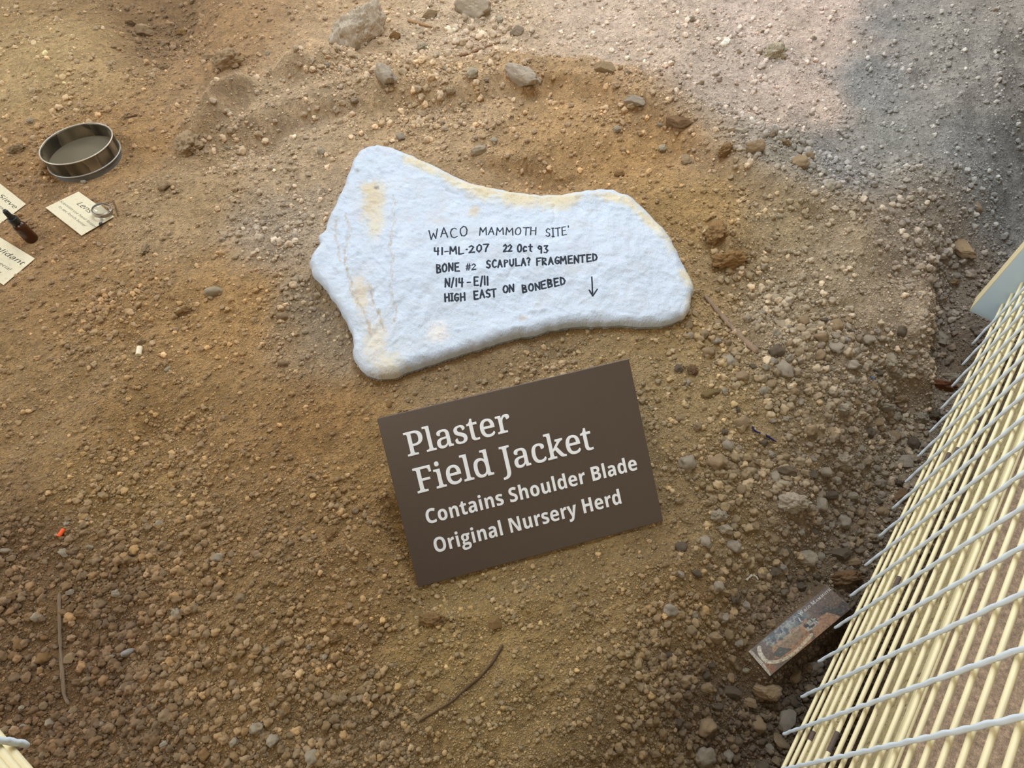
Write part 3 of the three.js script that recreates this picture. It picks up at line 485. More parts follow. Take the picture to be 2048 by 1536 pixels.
// ---------------------------------------------------------------- plaster jacket
{
  let a0 = 1e9, a1 = -1e9, b0 = 1e9, b1 = -1e9; for (const [a, b] of J_OUT) { a0 = Math.min(a0, a); a1 = Math.max(a1, a); b0 = Math.min(b0, b); b1 = Math.max(b1, b); }
  const mrg = 0.02; a0 -= mrg; b0 -= mrg; a1 += mrg; b1 += mrg;
  const crease = [[[470, 270], [465, 400], [455, 520], [452, 640], [460, 800], [470, 900]], [[235, 360], [242, 450], [232, 560], [236, 640], [260, 760]], [[250, 690], [285, 800], [320, 900], [345, 960]], [[330, 700], [360, 790], [380, 880], [420, 950]], [[180, 380], [175, 480], [200, 600]], [[850, 330], [870, 300]], [[640, 400], [700, 380], [740, 370]], [[1240, 420], [1256, 370]], [[1580, 400], [1590, 350]], [[940, 810], [1020, 900]], [[1090, 885], [1140, 870]], [[1700, 830], [1790, 770]], [[1745, 850], [1790, 820]], [[430, 1180], [440, 1060]]]
    .map(c => c.map(([x, y]) => jacketTop(...cropJ(x, y))));
  const W = 2048, Hh = Math.round(2048 * (b1 - b0) / (a1 - a0)), cv = document.createElement('canvas'); cv.width = W; cv.height = Hh; const cx = cv.getContext('2d');
  const toC = (a, b) => [(a - a0) / (a1 - a0) * W, (b1 - b) / (b1 - b0) * Hh], cc = (x, y) => toC(...jacketTop(...cropJ(x, y)));
  cx.fillStyle = 'rgb(192,198,203)'; cx.fillRect(0, 0, W, Hh);
  const r = rng(5);
  for (let i = 0; i < 900; i++) { const x = r() * W, y = r() * Hh, s = 8 + r() * 60; cx.fillStyle = r() < 0.5 ? `rgba(208,215,222,${0.10 + r() * 0.15})` : `rgba(190,188,184,${0.10 + r() * 0.10})`; cx.beginPath(); cx.ellipse(x, y, s, s * (0.3 + 0.6 * r()), r() * 3, 0, 7); cx.fill(); }
  const gauss = () => (r() + r() + r() + r() - 2) * 0.9;
  const blob = (x, y, rx, ry, rot, col, a) => { const [X, Y] = cc(x, y), n = Math.round(rx * ry * 0.34); for (let i = 0; i < n; i++) { const u = gauss() * rx, v = gauss() * ry, s = 2 + r() * 8; cx.fillStyle = `rgba(${col},${0.10 + a * 0.10 * r()})`; cx.beginPath(); cx.ellipse(X + u * Math.cos(rot) - v * Math.sin(rot), Y + u * Math.sin(rot) + v * Math.cos(rot), s, s * (0.4 + 0.6 * r()), r() * 3, 0, 7); cx.fill(); } };
  blob(365, 300, 60, 130, 0.1, '204,184,148', 0.8); blob(345, 235, 50, 40, 0.2, '204,184,148', 0.6); blob(380, 420, 40, 90, 0.1, '208,194,166', 0.4); blob(300, 760, 40, 120, -0.25, '204,186,160', 0.5); blob(440, 1120, 70, 80, 0, '206,192,168', 0.5); blob(370, 1000, 60, 120, 0, '210,196,172', 0.4);
  blob(380, 230, 16, 10, 0, '120,112,104', 0.5); blob(285, 150, 12, 12, 0, '150,148,146', 0.5); blob(870, 345, 26, 34, 0.3, '196,178,150', 0.5); blob(700, 400, 50, 30, -0.2, '190,188,184', 0.4); blob(690, 950, 50, 60, 0, '222,212,198', 0.4); blob(1110, 880, 20, 14, 0, '180,166,148', 0.5);
  // warm light on the far rim painted in, along with rubbed-in soil
  const rim = (pts, wd, col, a) => { for (let k = 0; k + 1 < pts.length; k++) { const [X0, Y0] = cc(...pts[k]), [X1, Y1] = cc(...pts[k + 1]), L = Math.hypot(X1 - X0, Y1 - Y0); for (let i = 0; i < L * wd * 0.07; i++) { const t = r(), s = 3 + r() * 9; if (n2(lerp(X0, X1, t) / 45, lerp(Y0, Y1, t) / 45, 6) < r() - 0.75) continue; cx.fillStyle = `rgba(${col},${0.10 + a * 0.14 * r()})`; cx.beginPath(); cx.ellipse(lerp(X0, X1, t) + gauss() * wd * 0.5, lerp(Y0, Y1, t) + gauss() * wd * 0.5, s, s * (0.4 + 0.6 * r()), r() * 3, 0, 7); cx.fill(); } } };
  rim([[520, 78], [700, 158], [830, 222], [1000, 265], [1200, 290], [1350, 282], [1500, 258], [1640, 292], [1740, 380], [1840, 490], [1900, 610], [1960, 720]], 64, '214,196,158', 0.62);
  rim([[860, 240], [1000, 275], [1200, 300], [1340, 300]], 110, '210,192,154', 0.32); rim([[1960, 740], [1930, 880], [1860, 915]], 40, '206,196,176', 0.5);
  for (const c of crease.slice(0, 5)) { for (let k = 0; k + 1 < c.length; k++) for (let i = 0; i < 80; i++) { const t = r(), [X, Y] = toC(lerp(c[k][0], c[k + 1][0], t), lerp(c[k][1], c[k + 1][1], t)), s = 1.5 + r() * 5; cx.fillStyle = `rgba(176,152,120,${0.10 + 0.08 * r()})`; cx.beginPath(); cx.ellipse(X + gauss() * 9 + 22 * fbm(X / 60, Y / 60, 3, 2), Y + gauss() * 7, s * 0.7, s * 1.6, 0, 0, 7); cx.fill(); } }
  for (let i = 0; i < 2200; i++) { const x = r() * W, y = r() * Hh; if (fbm(x / 90, y / 90, 8, 3) < 0.1) continue; cx.strokeStyle = `rgba(96,92,90,${0.08 + 0.25 * r()})`; cx.lineWidth = 0.8 + r() * 1.6; cx.beginPath(); cx.moveTo(x, y); cx.lineTo(x + (r() - .5) * 26, y + (r() - .5) * 12); cx.stroke(); }
  // the handwriting
  const rw = rng(12); cx.lineCap = cx.lineJoin = 'round'; cx.strokeStyle = 'rgb(26,32,42)';
  const stroke = (pts, lw) => { cx.lineWidth = lw; cx.beginPath(); pts.forEach(([x, y], k) => { const [X, Y] = cc(x, y); k ? cx.lineTo(X, Y) : cx.moveTo(X, Y); }); cx.stroke(); };
  for (const [text, x0, y0, x1, y1, h] of WRITING) {
    const n = text.length, len = Math.hypot(x1 - x0, y1 - y0), dx = (x1 - x0) / len, dy = (y1 - y0) / len, narrow = { 1: 0.5, I: 0.6, '-': 0.7, '.': 0.5, "'": 0.4, '/': 0.6, '?': 0.8 };
    const ws = [...text].map(c => narrow[c] || (c === 'M' || c === 'W' || c === 'm' ? 1.2 : 1)), tot = ws.reduce((a, b) => a + b); let pos = 0;
    [...text].forEach((c, i) => { const cw = len * ws[i] / tot, gw = cw * 0.74, jx = (rw() - .5) * 3, jy = (rw() - .5) * 4; for (const s of GL[c] || []) stroke(s.map(([u, v]) => { const sx = pos + cw * 0.1 + u * gw + jx + v * h * 0.05, sy = v * h + jy; return [x0 + dx * sx + dy * sy, y0 + dy * sx - dx * sy]; }), text === 'WACO' || text === 'MAMMOTH' || text === "SITE'" ? 6.5 : h <= 30 ? 6 : 9); pos += cw; });
  }
  stroke([[1458, 680], [1461, 720], [1463, 768]], 7.5); stroke([[1446, 742], [1464, 770], [1486, 738]], 7.5);
  const tex = new THREE.CanvasTexture(cv); tex.colorSpace = THREE.SRGBColorSpace; tex.magFilter = THREE.LinearFilter; tex.anisotropy = 8;
  // geometry: pillow over the outline with a rolled rim, closed underneath
  const st = 0.0032, nx = Math.ceil((a1 - a0) / st), nz = Math.ceil((b1 - b0) / st), T = 0.026, R = 0.026, id = new Map(), P = [], U = [], idx = [];
  const rv = rng(808), wr = [];                                                // folds of the plaster bandage
  for (let k = 0; k < 130; k++) {
    const left = rv() < 0.55, px = left ? 60 + rv() * 420 : 100 + rv() * 1800, py = left ? 120 + rv() * 1020 : 120 + rv() * 980; let [a, b] = jacketUV(...cropJ(px, py));
    const dd = polyDist(J_OUT, a, b); if (dd < 0.004 || (!left && dd > 0.09 && rv() < 0.75)) continue;
    let th = left ? 1.75 + (rv() - 0.5) * 0.9 : rv() * 6.28; const L = 0.02 + 0.07 * rv(), n = 7, pts = []; for (let i = 0; i < n; i++) { pts.push([a, b]); a += Math.cos(th) * L / n; b += Math.sin(th) * L / n; th += (rv() - 0.5) * 0.7; }
    wr.push([pts, (rv() < 0.5 ? -1 : 1) * (0.0009 + 0.0019 * rv()), 0.0022 + 0.003 * rv(), Math.min(...pts.map(p => p[0])) - 0.015, Math.max(...pts.map(p => p[0])) + 0.015, Math.min(...pts.map(p => p[1])) - 0.015, Math.max(...pts.map(p => p[1])) + 0.015]);
  }
  const folds = (a, b) => { let h = 0; for (const [pts, hh, w, x0, x1, y0, y1] of wr) { if (a < x0 || a > x1 || b < y0 || b > y1) continue; const [d, , t] = polyNear(pts, a, b); h += hh * Math.exp(-((d / w) ** 2)) * sstep(0, 1.2, t + 0.3) * sstep(0, 1.2, pts.length - 0.7 - t); } return h; };
  const wob = (a, b) => 0.0055 * fbm(a * 8, b * 8, 400, 3) + 0.0036 * fbm(a * 32, b * 32, 401, 3) + 0.0026 * Math.max(0, fbm(a * 70, b * 110, 404, 2)) + 0.0008 * n2(a * 260, b * 260, 402) + folds(a, b);
  const D = (a, b) => polyDist(J_OUT, a, b) + 0.0022 * n2(a * 60, b * 60, 405);
  const dist = new Float32Array((nx + 1) * (nz + 1)); for (let j = 0; j <= nz; j++) for (let i = 0; i <= nx; i++) dist[j * (nx + 1) + i] = D(a0 + i * st, b0 + j * st);
  function vert(i, j) {
    const k = j * (nx + 1) + i; if (id.has(k)) return id.get(k);
    let a = a0 + i * st, b = b0 + j * st, d = dist[k];
    if (d < 0) { const e = 0.001, ga = (D(a + e, b) - D(a - e, b)) / (2 * e), gb = (D(a, b + e) - D(a, b - e)) / (2 * e), gl = Math.hypot(ga, gb) || 1; a -= ga / gl * d; b -= gb / gl * d; d = 0; }
    const q = clamp(d / R), prof = Math.sqrt(Math.max(0, 1 - (1 - q) ** 2));
    let h = T * prof + wob(a, b) * sstep(0, 0.02, d) + 0.012 * sstep(0.02, 0.2, d) - 0.006 * sstep(0.0, 0.1, d);
    for (const c of crease.slice(0, 5)) { const [cd, , t] = polyNear(c, a + 0.006 * fbm(a * 30, b * 30, 411, 3), b); if (cd < 0.02) { const m = (0.35 + 0.9 * (0.5 + 0.5 * n2(a * 22, b * 22, 412))) * sstep(0, 0.5, t) * sstep(0, 0.5, c.length - 1 - t); h += m * (-0.0018 * Math.exp(-((cd / 0.003) ** 2)) + 0.0012 * Math.exp(-(((cd - 0.007) / 0.004) ** 2))); } }
    const under = J_DOWN * (0.35 + 0.65 * sstep(0, 0.03, d));
    const p = jacketPoint(a, b, h), u = jacketPoint(a, b, d <= 0 ? h - 0.004 : under); const n = P.length / 3;
    P.push(p.x, p.y, p.z, u.x, u.y, u.z); const tu = (a - a0) / (a1 - a0), tv = (b - b0) / (b1 - b0); U.push(tu, tv, tu, tv); id.set(k, n); return n;
  }
  for (let j = 0; j < nz; j++) for (let i = 0; i < nx; i++) {
    const ks = [[i, j], [i + 1, j], [i, j + 1], [i + 1, j + 1]], ds = ks.map(([x, y]) => dist[y * (nx + 1) + x]);
    if (Math.max(...ds) <= 0) continue;
    const [A, B, C, Dd] = ks.map(q => vert(...q));
    idx.push(A, B, C, B, Dd, C, A + 1, C + 1, B + 1, B + 1, C + 1, Dd + 1);
    const edge = (p, q, k0, k1) => { if (ds[k0] <= 0 && ds[k1] <= 0) idx.push(p, q, p + 1, q, q + 1, p + 1, p, p + 1, q, q, p + 1, q + 1); };
    edge(A, B, 0, 1); edge(C, Dd, 2, 3); edge(A, C, 0, 2); edge(B, Dd, 1, 3);
  }
  const g = new THREE.BufferGeometry(); g.setAttribute('position', new THREE.Float32BufferAttribute(P, 3)); g.setAttribute('uv', new THREE.Float32BufferAttribute(U, 2)); g.setIndex(idx); g.computeVertexNormals();
  const bumpT = dataTex(512, (u, v) => { const k = 255 * clamp(0.5 * grainA(u, v) + 0.3 * grainB(u, v) + 0.2 * grainA(u * 2, v * 2)); return [k, k, k]; }); bumpT.repeat.set(7, 4);
  const j = mesh('plaster_jacket', g, new THREE.MeshStandardMaterial({ map: tex, bumpMap: bumpT, bumpScale: 0.0011, roughness: 0.78 }));
  tag(j, 'large white plaster field jacket with black handwriting lying on the soil', 'plaster block');
}

// ---------------------------------------------------------------- brown sign with raised letters
{
  const ex = S_TR.clone().sub(S_TL).normalize(), ey = S_TL.clone().sub(S_BL); ey.addScaledVector(ex, -ey.dot(ex)).normalize(); const ez = ex.clone().cross(ey).normalize();
  const w = 0.508, h = 0.339, th = 0.008, o = new THREE.Group(); o.name = numbered('sign');
  tag(o, 'dark brown rectangular sign with white raised lettering below the plaster block', 'sign');
  o.position.copy(S_BL); o.quaternion.setFromRotationMatrix(new THREE.Matrix4().makeBasis(ex, ey, ez)); scene.add(o);
  const brown = mat([86, 71, 58], 0.42, { bumpMap: soilBump, bumpScale: 0.0001 }), white = mat([246, 244, 238], 0.5);
  const pg = new RoundedBoxGeometry(w, h, th, 2, 0.0012); pg.translate(w / 2, h / 2, -th / 2); part('panel', pg, brown, o);
  const serif = await new FontLoader().loadAsync('fonts/droid/droid_serif_regular.typeface.json'), sans = await new FontLoader().loadAsync('fonts/droid/droid_sans_bold.typeface.json');
  const writeLine = (text, font, cap, x0, x1, base, fat) => {
    const g = new TextGeometry(text, { font, size: 1, depth: 0.03, curveSegments: 6, bevelEnabled: fat > 0, bevelThickness: 0.01, bevelSize: fat, bevelSegments: 1 });
    g.computeBoundingBox(); const b = g.boundingBox, H1 = new TextGeometry('H', { font, size: 1, depth: 0.01, curveSegments: 2, bevelEnabled: false }); H1.computeBoundingBox(); const sy = cap / H1.boundingBox.max.y;
    g.translate(-b.min.x, 0, 0); g.scale((x1 - x0) / (b.max.x - b.min.x), sy, 0.03); g.translate(x0, h - base, 0.0003); part('lettering', g, white, o);
  };
  writeLine('Plaster', serif, 0.0452, 0.0405, 0.2475, 0.0846, 0.014); writeLine('Field Jacket', serif, 0.0480, 0.0418, 0.3990, 0.1588, 0.014);
  writeLine('Contains Shoulder Blade', sans, 0.0285, 0.0459, 0.4782, 0.2222, 0); writeLine('Original Nursery Herd', sans, 0.0290, 0.0481, 0.4310, 0.2812, 0);
  // two folded metal legs behind the panel
  const inv = new THREE.Matrix4().copy(new THREE.Matrix4().compose(o.position, o.quaternion, V(1, 1, 1))).invert();
  for (const fx of [0.12, 0.388]) {
    const top = V(fx, h * 0.72, -th - 0.004), tw = top.clone().applyMatrix4(new THREE.Matrix4().compose(o.position, o.quaternion, V(1, 1, 1)));
    const foot = V(tw.x, rawHeight(tw.x, tw.z) - 0.015, tw.z).applyMatrix4(inv);
    const len = top.distanceTo(foot), bg = new RoundedBoxGeometry(0.022, len, 0.004, 1, 0.001), leg = part('leg', bg, brown, o);
    leg.position.copy(top).add(foot).multiplyScalar(0.5); leg.quaternion.setFromUnitVectors(V(0, 1, 0), top.clone().sub(foot).normalize());
  }
}

// ---------------------------------------------------------------- sieve
{
  const o = thing('sieve', 'round grey metal hand sieve with a fine mesh standing on the soil at the left', 'sieve', SIEVE_BASE); o.quaternion.setFromUnitVectors(V(0, 1, 0), SIEVE_N);
  const steel = (rgb, rough) => new THREE.MeshStandardMaterial({ color: new THREE.Color().setRGB(...lin(...rgb)), metalness: 0.4, roughness: rough + 0.1 });
  const scuff = dataTex(256, (u, v) => { const k = clamp(0.62 + 0.5 * (grainA(u * 0.25, v * 0.12) - 0.5) + (grainA(u * 0.12 + 0.3, v * 0.06 + 0.2) > 0.72 ? 0.3 : 0)); return [255 * k, 245 * k, 228 * k]; }, true); scuff.repeat.set(2, 1);
  const wall = new THREE.MeshStandardMaterial({ map: scuff, color: new THREE.Color().setRGB(...lin(150, 138, 116)), metalness: 0.45, roughness: 0.5 });
  const lathe = pts => new THREE.LatheGeometry(pts.map(([r, y]) => new THREE.Vector2(r, y)), 96);
  part('wall', lathe([[0.0975, 0.024], [0.0990, 0.021], [0.0998, 0.024], [0.0998, 0.062], [0.0985, 0.0635], [0.0972, 0.062], [0.0972, 0.026], [0.0975, 0.024]]), wall, o);
  const rimG = new THREE.TorusGeometry(0.1000, 0.0019, 10, 120); rimG.rotateX(Math.PI / 2); rimG.translate(0, 0.0645, 0); part('rim', rimG, steel([206, 196, 176], 0.35), o);
  const beadG = new THREE.TorusGeometry(0.1012, 0.0020, 10, 120); beadG.rotateX(Math.PI / 2); beadG.translate(0, 0.0225, 0); part('bead', beadG, steel([176, 170, 158], 0.38), o);
  part('skirt', lathe([[0.0940, 0], [0.0955, -0.001], [0.0965, 0.001], [0.0968, 0.019], [0.0985, 0.022], [0.0960, 0.022], [0.0945, 0.018], [0.0940, 0]]), steel([132, 134, 132], 0.45), o);
  const mg = new THREE.CylinderGeometry(0.0972, 0.0972, 0.0012, 96); mg.translate(0, 0.0245, 0);
  const weave = dataTex(256, (u, v) => { const a = Math.sin(u * 6.283 * 32) * 0.5 + 0.5, b = Math.sin(v * 6.283 * 32) * 0.5 + 0.5, k = 255 * Math.max(a, b); return [k, k, k]; }); weave.repeat.set(4, 4);
  part('mesh_screen', mg, mat([112, 100, 76], 0.7, { bumpMap: weave, bumpScale: 0.0003 }), o);
}

// ---------------------------------------------------------------- dropper bottle
{
  const o = thing('dropper_bottle', 'small amber glass dropper bottle with a black bulb, between the cards', 'bottle', BOTTLE);
  const up = V(-0.06, 1, 0.03).normalize(); o.quaternion.setFromUnitVectors(V(0, 1, 0), up);
  const lathe = pts => new THREE.LatheGeometry(pts.map(([r, y]) => new THREE.Vector2(r, y)), 48);
  part('glass_body', lathe([[0, 0.001], [0.013, 0], [0.0160, 0.002], [0.0165, 0.005], [0.0165, 0.048], [0.0158, 0.053], [0.013, 0.0575], [0.0095, 0.060], [0.0088, 0.062], [0.0088, 0.068]]), new THREE.MeshPhysicalMaterial({ color: new THREE.Color().setRGB(0.055, 0.016, 0.004), roughness: 0.22, clearcoat: 0.25, clearcoatRoughness: 0.1, specularIntensity: 0.6 }), o);
  part('collar', lathe([[0.0089, 0.062], [0.0118, 0.062], [0.0122, 0.064], [0.0122, 0.078], [0.0112, 0.080], [0.0075, 0.0805]]), mat([22, 20, 18], 0.4), o);
  part('rubber_bulb', lathe([[0.0085, 0.080], [0.0088, 0.083], [0.0072, 0.085], [0.0068, 0.095], [0.0062, 0.103], [0.0042, 0.1065], [0, 0.1075]]), mat([28, 26, 24], 0.55), o);
}

// ---------------------------------------------------------------- printed cards
function cardMesh(name, C, label, draw, aspect, thick = 0.0012) {
  const [A, B, Cc, D] = C, ctr = A.clone().add(B).add(Cc).add(D).multiplyScalar(0.25), n = planeFrom(A, B, Cc), cv = document.createElement('canvas'); cv.width = Math.round(1024 * Math.min(1, aspect)); cv.height = Math.round(cv.width / aspect); const c = cv.getContext('2d');
  const r = rng(label.length * 7); c.fillStyle = 'rgb(224,210,174)'; c.fillRect(0, 0, cv.width, cv.height);
  for (let i = 0; i < 260; i++) { c.fillStyle = `rgba(150,128,90,${0.03 + r() * 0.10})`; c.beginPath(); c.ellipse(r() * cv.width, r() * cv.height, 2 + r() * 26, 2 + r() * 16, r() * 3, 0, 7); c.fill(); }
  draw(c, cv.width, cv.height);
  const tex = new THREE.CanvasTexture(cv); tex.colorSpace = THREE.SRGBColorSpace; tex.magFilter = THREE.LinearFilter; tex.anisotropy = 8;
  const P = [], U = [], I = [], N = 10, low = n.clone().multiplyScalar(-thick);
  const pt = (u, v) => A.clone().lerp(B, u).lerp(D.clone().lerp(Cc, u), v).addScaledVector(n, 0.0008 * Math.sin(u * 3) * Math.sin(v * 3.1));
  for (let k = 0; k < 2; k++) for (let j = 0; j <= N; j++) for (let i = 0; i <= N; i++) { const p = pt(i / N, j / N).sub(ctr); if (k) p.add(low); P.push(p.x, p.y, p.z); U.push(k ? 0.01 : i / N, k ? 0.01 : 1 - j / N); }
  const Q = (N + 1) ** 2, f = (j, i, k) => k * Q + j * (N + 1) + i;
  for (let j = 0; j < N; j++) for (let i = 0; i < N; i++) { I.push(f(j, i, 0), f(j + 1, i, 0), f(j, i + 1, 0), f(j, i + 1, 0), f(j + 1, i, 0), f(j + 1, i + 1, 0)); I.push(f(j, i, 1), f(j, i + 1, 1), f(j + 1, i, 1), f(j, i + 1, 1), f(j + 1, i + 1, 1), f(j + 1, i, 1)); }
  const g0 = new THREE.BufferGeometry(); g0.setAttribute('position', new THREE.Float32BufferAttribute(P, 3)); g0.setAttribute('uv', new THREE.Float32BufferAttribute(U, 2)); g0.setIndex(I);
  const wI = []; for (let i = 0; i < N; i++) for (const [a, b] of [[f(0, i, 0), f(0, i + 1, 0)], [f(N, i + 1, 0), f(N, i, 0)], [f(i + 1, 0, 0), f(i, 0, 0)], [f(i, N, 0), f(i + 1, N, 0)]]) wI.push(a, b, a + Q, b, b + Q, a + Q);
  g0.setIndex([...I, ...wI]); const g = g0.toNonIndexed(); g.computeVertexNormals();
  const m = mesh(name, g, new THREE.MeshStandardMaterial({ map: tex, roughness: 0.6 })); m.position.copy(ctr); tag(m, label, 'card'); return m;
}
const ink = 'rgb(26,22,16)';
cardMesh('card', C_LENS, 'cream card about the lens lying under the small hand lens', (c, w, h) => { c.fillStyle = ink; c.textAlign = 'center'; c.font = `italic ${h * 0.22}px sans-serif`; c.fillText('Lens', w * 0.44, h * 0.36); c.font = `italic ${h * 0.102}px sans-serif`; c.fillText('Scientists use hand lenses', w * 0.5, h * 0.60); c.fillText('to see fossils better.', w * 0.5, h * 0.76); }, 1.22);
cardMesh('card', C_SIEVE, 'cream card about the sieve at the left edge behind the amber bottle', (c, w, h) => { c.fillStyle = ink; c.textAlign = 'center'; c.font = `italic ${h * 0.2}px sans-serif`; c.fillText('Sieve', w * 0.80, h * 0.36); c.textAlign = 'right'; c.font = `italic ${h * 0.12}px sans-serif`; c.fillText('fine mesh', w * 0.90, h * 0.62); c.fillText('sediment', w * 0.88, h * 0.82); }, 1.5);
cardMesh('card', C_CONS, 'cream card about the consolidant, cut by the left edge below the amber bottle', (c, w, h) => { c.fillStyle = ink; c.textAlign = 'right'; c.font = `italic ${h * 0.185}px sans-serif`; c.fillText('Consolidant', w * 0.96, h * 0.34); c.font = `italic ${h * 0.11}px sans-serif`; c.fillText('use special', w * 0.92, h * 0.62); c.fillText('strengthen', w * 0.88, h * 0.82); }, 1.7);

// photo bookmark: a flat print of a dig with tusks
cardMesh('bookmark', C_BM, 'narrow glossy photo bookmark lying in the rubble beside the grating', (c, w, h) => {
  // here u runs across the short side (from the far end), v along the length
  c.fillStyle = 'rgb(110,88,66)'; c.fillRect(0, 0, w, h); const r = rng(3);
  const poly = (col, pts) => { c.fillStyle = col; c.beginPath(); pts.forEach(([x, y], k) => k ? c.lineTo(x * w, y * h) : c.moveTo(x * w, y * h)); c.closePath(); c.fill(); };
  poly('rgb(96,74,54)', [[0, 0], [1, 0], [1, .2], [0, .36]]); poly('rgb(58,46,36)', [[.62, .02], [.98, .0], [1, .16], [.8, .16]]); poly('rgb(62,58,50)', [[.42, .18], [.86, .06], [.95, .10], [.5, .28]]);
  poly('rgb(166,124,90)', [[.62, .2], [.98, .14], [1, .46], [.7, .42], [.55, .34]]); poly('rgb(112,112,104)', [[0, .36], [.4, .34], [.3, .8], [0, .84]]);
  poly('rgb(176,128,88)', [[.34, .38], [.6, .44], [1, .5], [1, .72], [.7, .86], [.4, .82], [.3, .7]]); poly('rgb(150,124,92)', [[.42, .5], [.75, .5], [.72, .74], [.5, .78], [.36, .7]]); poly('rgb(84,84,74)', [[.5, .76], [.8, .68], [.78, .82], [.55, .86]]);
  for (let i = 0; i < 260; i++) { const y = .38 + r() * .42, x = r() * .3; c.fillStyle = r() < .5 ? `rgba(52,60,58,${.3 + r() * .5})` : `rgba(176,176,166,${.2 + r() * .4})`; c.fillRect(x * w, y * h, 8 + r() * 40, 10 + r() * 50); }
  for (let i = 0; i < 80; i++) { c.fillStyle = r() < .5 ? 'rgba(46,46,44,.8)' : 'rgba(190,186,176,.8)'; c.fillRect((.44 + r() * .2) * w, (.32 + r() * .1) * h, 12 + r() * 40, 12 + r() * 40); }
  const curve = (col, lw, p) => { c.strokeStyle = col; c.lineWidth = lw; c.lineCap = 'round'; c.beginPath(); c.moveTo(p[0] * w, p[1] * h); c.bezierCurveTo(p[2] * w, p[3] * h, p[4] * w, p[5] * h, p[6] * w, p[7] * h); c.stroke(); };
  curve('rgb(214,196,164)', w * 0.10, [.84, .46, 1.0, .72, .92, .86, .62, .93]); curve('rgb(226,214,190)', w * 0.12, [.66, .93, .42, .95, .22, .93, .12, .90]); curve('rgb(176,150,112)', w * 0.08, [.36, .8, .5, .7, .4, .6, .42, .46]);
  poly('rgb(150,96,58)', [[.5, .97], [.9, .9], [1, .94], [.8, 1], [.5, 1]]); poly('rgb(196,186,164)', [[0, .97], [.6, .965], [1, .985], [1, 1], [0, 1]]);
  for (let i = 0; i < 2600; i++) { const k = r(); c.fillStyle = k < 0.4 ? 'rgba(60,46,34,0.22)' : k < 0.7 ? 'rgba(196,168,132,0.18)' : 'rgba(120,100,80,0.2)'; c.beginPath(); c.ellipse(r() * w, r() * h, 2 + r() * 12, 2 + r() * 8, r() * 3, 0, 7); c.fill(); }
  c.save(); c.translate(w * 0.17, h * 0.405); c.rotate(-Math.PI / 2); c.fillStyle = 'rgb(236,230,218)'; c.textAlign = 'left'; let x = 0; const caps = (t, s1, s2, sc = 1.12) => { for (let i = 0; i < t.length; i++) { c.font = `${h * (i ? s2 : s1)}px serif`; c.fillText(t[i], x, 0); x += c.measureText(t[i]).width * sc; } x += h * 0.014; };
  caps('WACO', 0.050, 0.037); caps('MAMMOTH', 0.050, 0.037); c.restore();
  c.strokeStyle = 'rgb(228,222,210)'; c.lineWidth = w * 0.022; c.beginPath(); c.moveTo(w * .19, h * .43); c.lineTo(w * .30, h * .44); c.stroke();
}, 0.335, 0.0008).material.setValues({ roughness: 0.35, color: 0xd8d4cc });
scene.children[scene.children.length - 1].userData.category = 'bookmark';

// ---------------------------------------------------------------- hand lens on its card
{
  const c = atPlane(204, 421, lensP.clone().addScaledVector(lensN, 0.014), lensN), o = thing('hand_lens', 'small round hand lens with a metal frame resting on the lens card', 'magnifier', c), tiltN = V(0.18, 0.97, -0.06).normalize();
  o.quaternion.setFromUnitVectors(V(0, 1, 0), tiltN);
  const chrome = new THREE.MeshStandardMaterial({ color: new THREE.Color().setRGB(0.42, 0.38, 0.32), metalness: 0.7, roughness: 0.35 });
  const rg = new THREE.LatheGeometry([[0.0234, -0.005], [0.0248, -0.0056], [0.0256, -0.004], [0.0256, 0.004], [0.0248, 0.0056], [0.0236, 0.005], [0.0234, -0.005]].map(([x, y]) => new THREE.Vector2(x, y)), 64); part('frame', rg, chrome, o);
  const lg = new THREE.SphereGeometry(0.0236, 40, 24); lg.scale(1, 0.16, 1); part('glass', lg, new THREE.MeshPhysicalMaterial({ color: 0xffffff, transmission: 1, thickness: 0.006, ior: 1.5, roughness: 0.01 }), o);
  const d = V(0.15, -0.22, 0.96).normalize();                                 // folded handle towards the visitor
  const hg = new THREE.CylinderGeometry(0.0028, 0.0032, 0.016, 16); hg.rotateX(Math.PI / 2); hg.translate(0, 0, 0.008); const hd = part('handle', hg, chrome, o); hd.position.copy(d.clone().multiplyScalar(0.026)); hd.quaternion.setFromUnitVectors(V(0, 0, 1), d);
  const kg = new THREE.SphereGeometry(0.0045, 20, 14); kg.scale(1, 0.9, 1.3); const kn = part('knob', kg, mat([30, 26, 22], 0.35), o); kn.position.copy(d.clone().multiplyScalar(0.044));
}

// ---------------------------------------------------------------- twigs and litter
function stick(name, label, category, pts, r0, r1, colour, opt = {}) {
  const { lift = 0.6, seg = 8, rough = 0.9, knots = 0.25 } = opt;
  const w = pts.map(([x, y, l = 0]) => { const p = groundHit(x, y); p.y += lift * r0 + l; return p; }), ctr = w[0].clone().add(w[w.length - 1]).multiplyScalar(0.5);
  const curve = new THREE.CatmullRomCurve3(w.map(p => p.clone().sub(ctr))), n = 60, g = new THREE.TubeGeometry(curve, n, 1, seg, false), P = g.attributes.position, q = V(0, 0, 0);
  for (let i = 0; i <= n; i++) { const t = i / n, c = curve.getPointAt(t), e = Math.min(1, Math.min(t, 1 - t) * 30 + 0.25), rr = lerp(r0, r1, t) * (1 + knots * n2(t * 14, 3, 7 + w.length)) * e; for (let k = 0; k <= seg; k++) { const id = i * (seg + 1) + k; q.fromBufferAttribute(P, id).sub(c).multiplyScalar(rr * (1 + 0.12 * n2(k * 0.9, t * 20, 5))).add(c); P.setXYZ(id, q.x, q.y, q.z); } }
  g.computeVertexNormals(); const m = mesh(name, g, mat(colour, rough, { bumpMap: soilBump, bumpScale: 0.0006 })); m.position.copy(ctr); return tag(m, label, category);
}
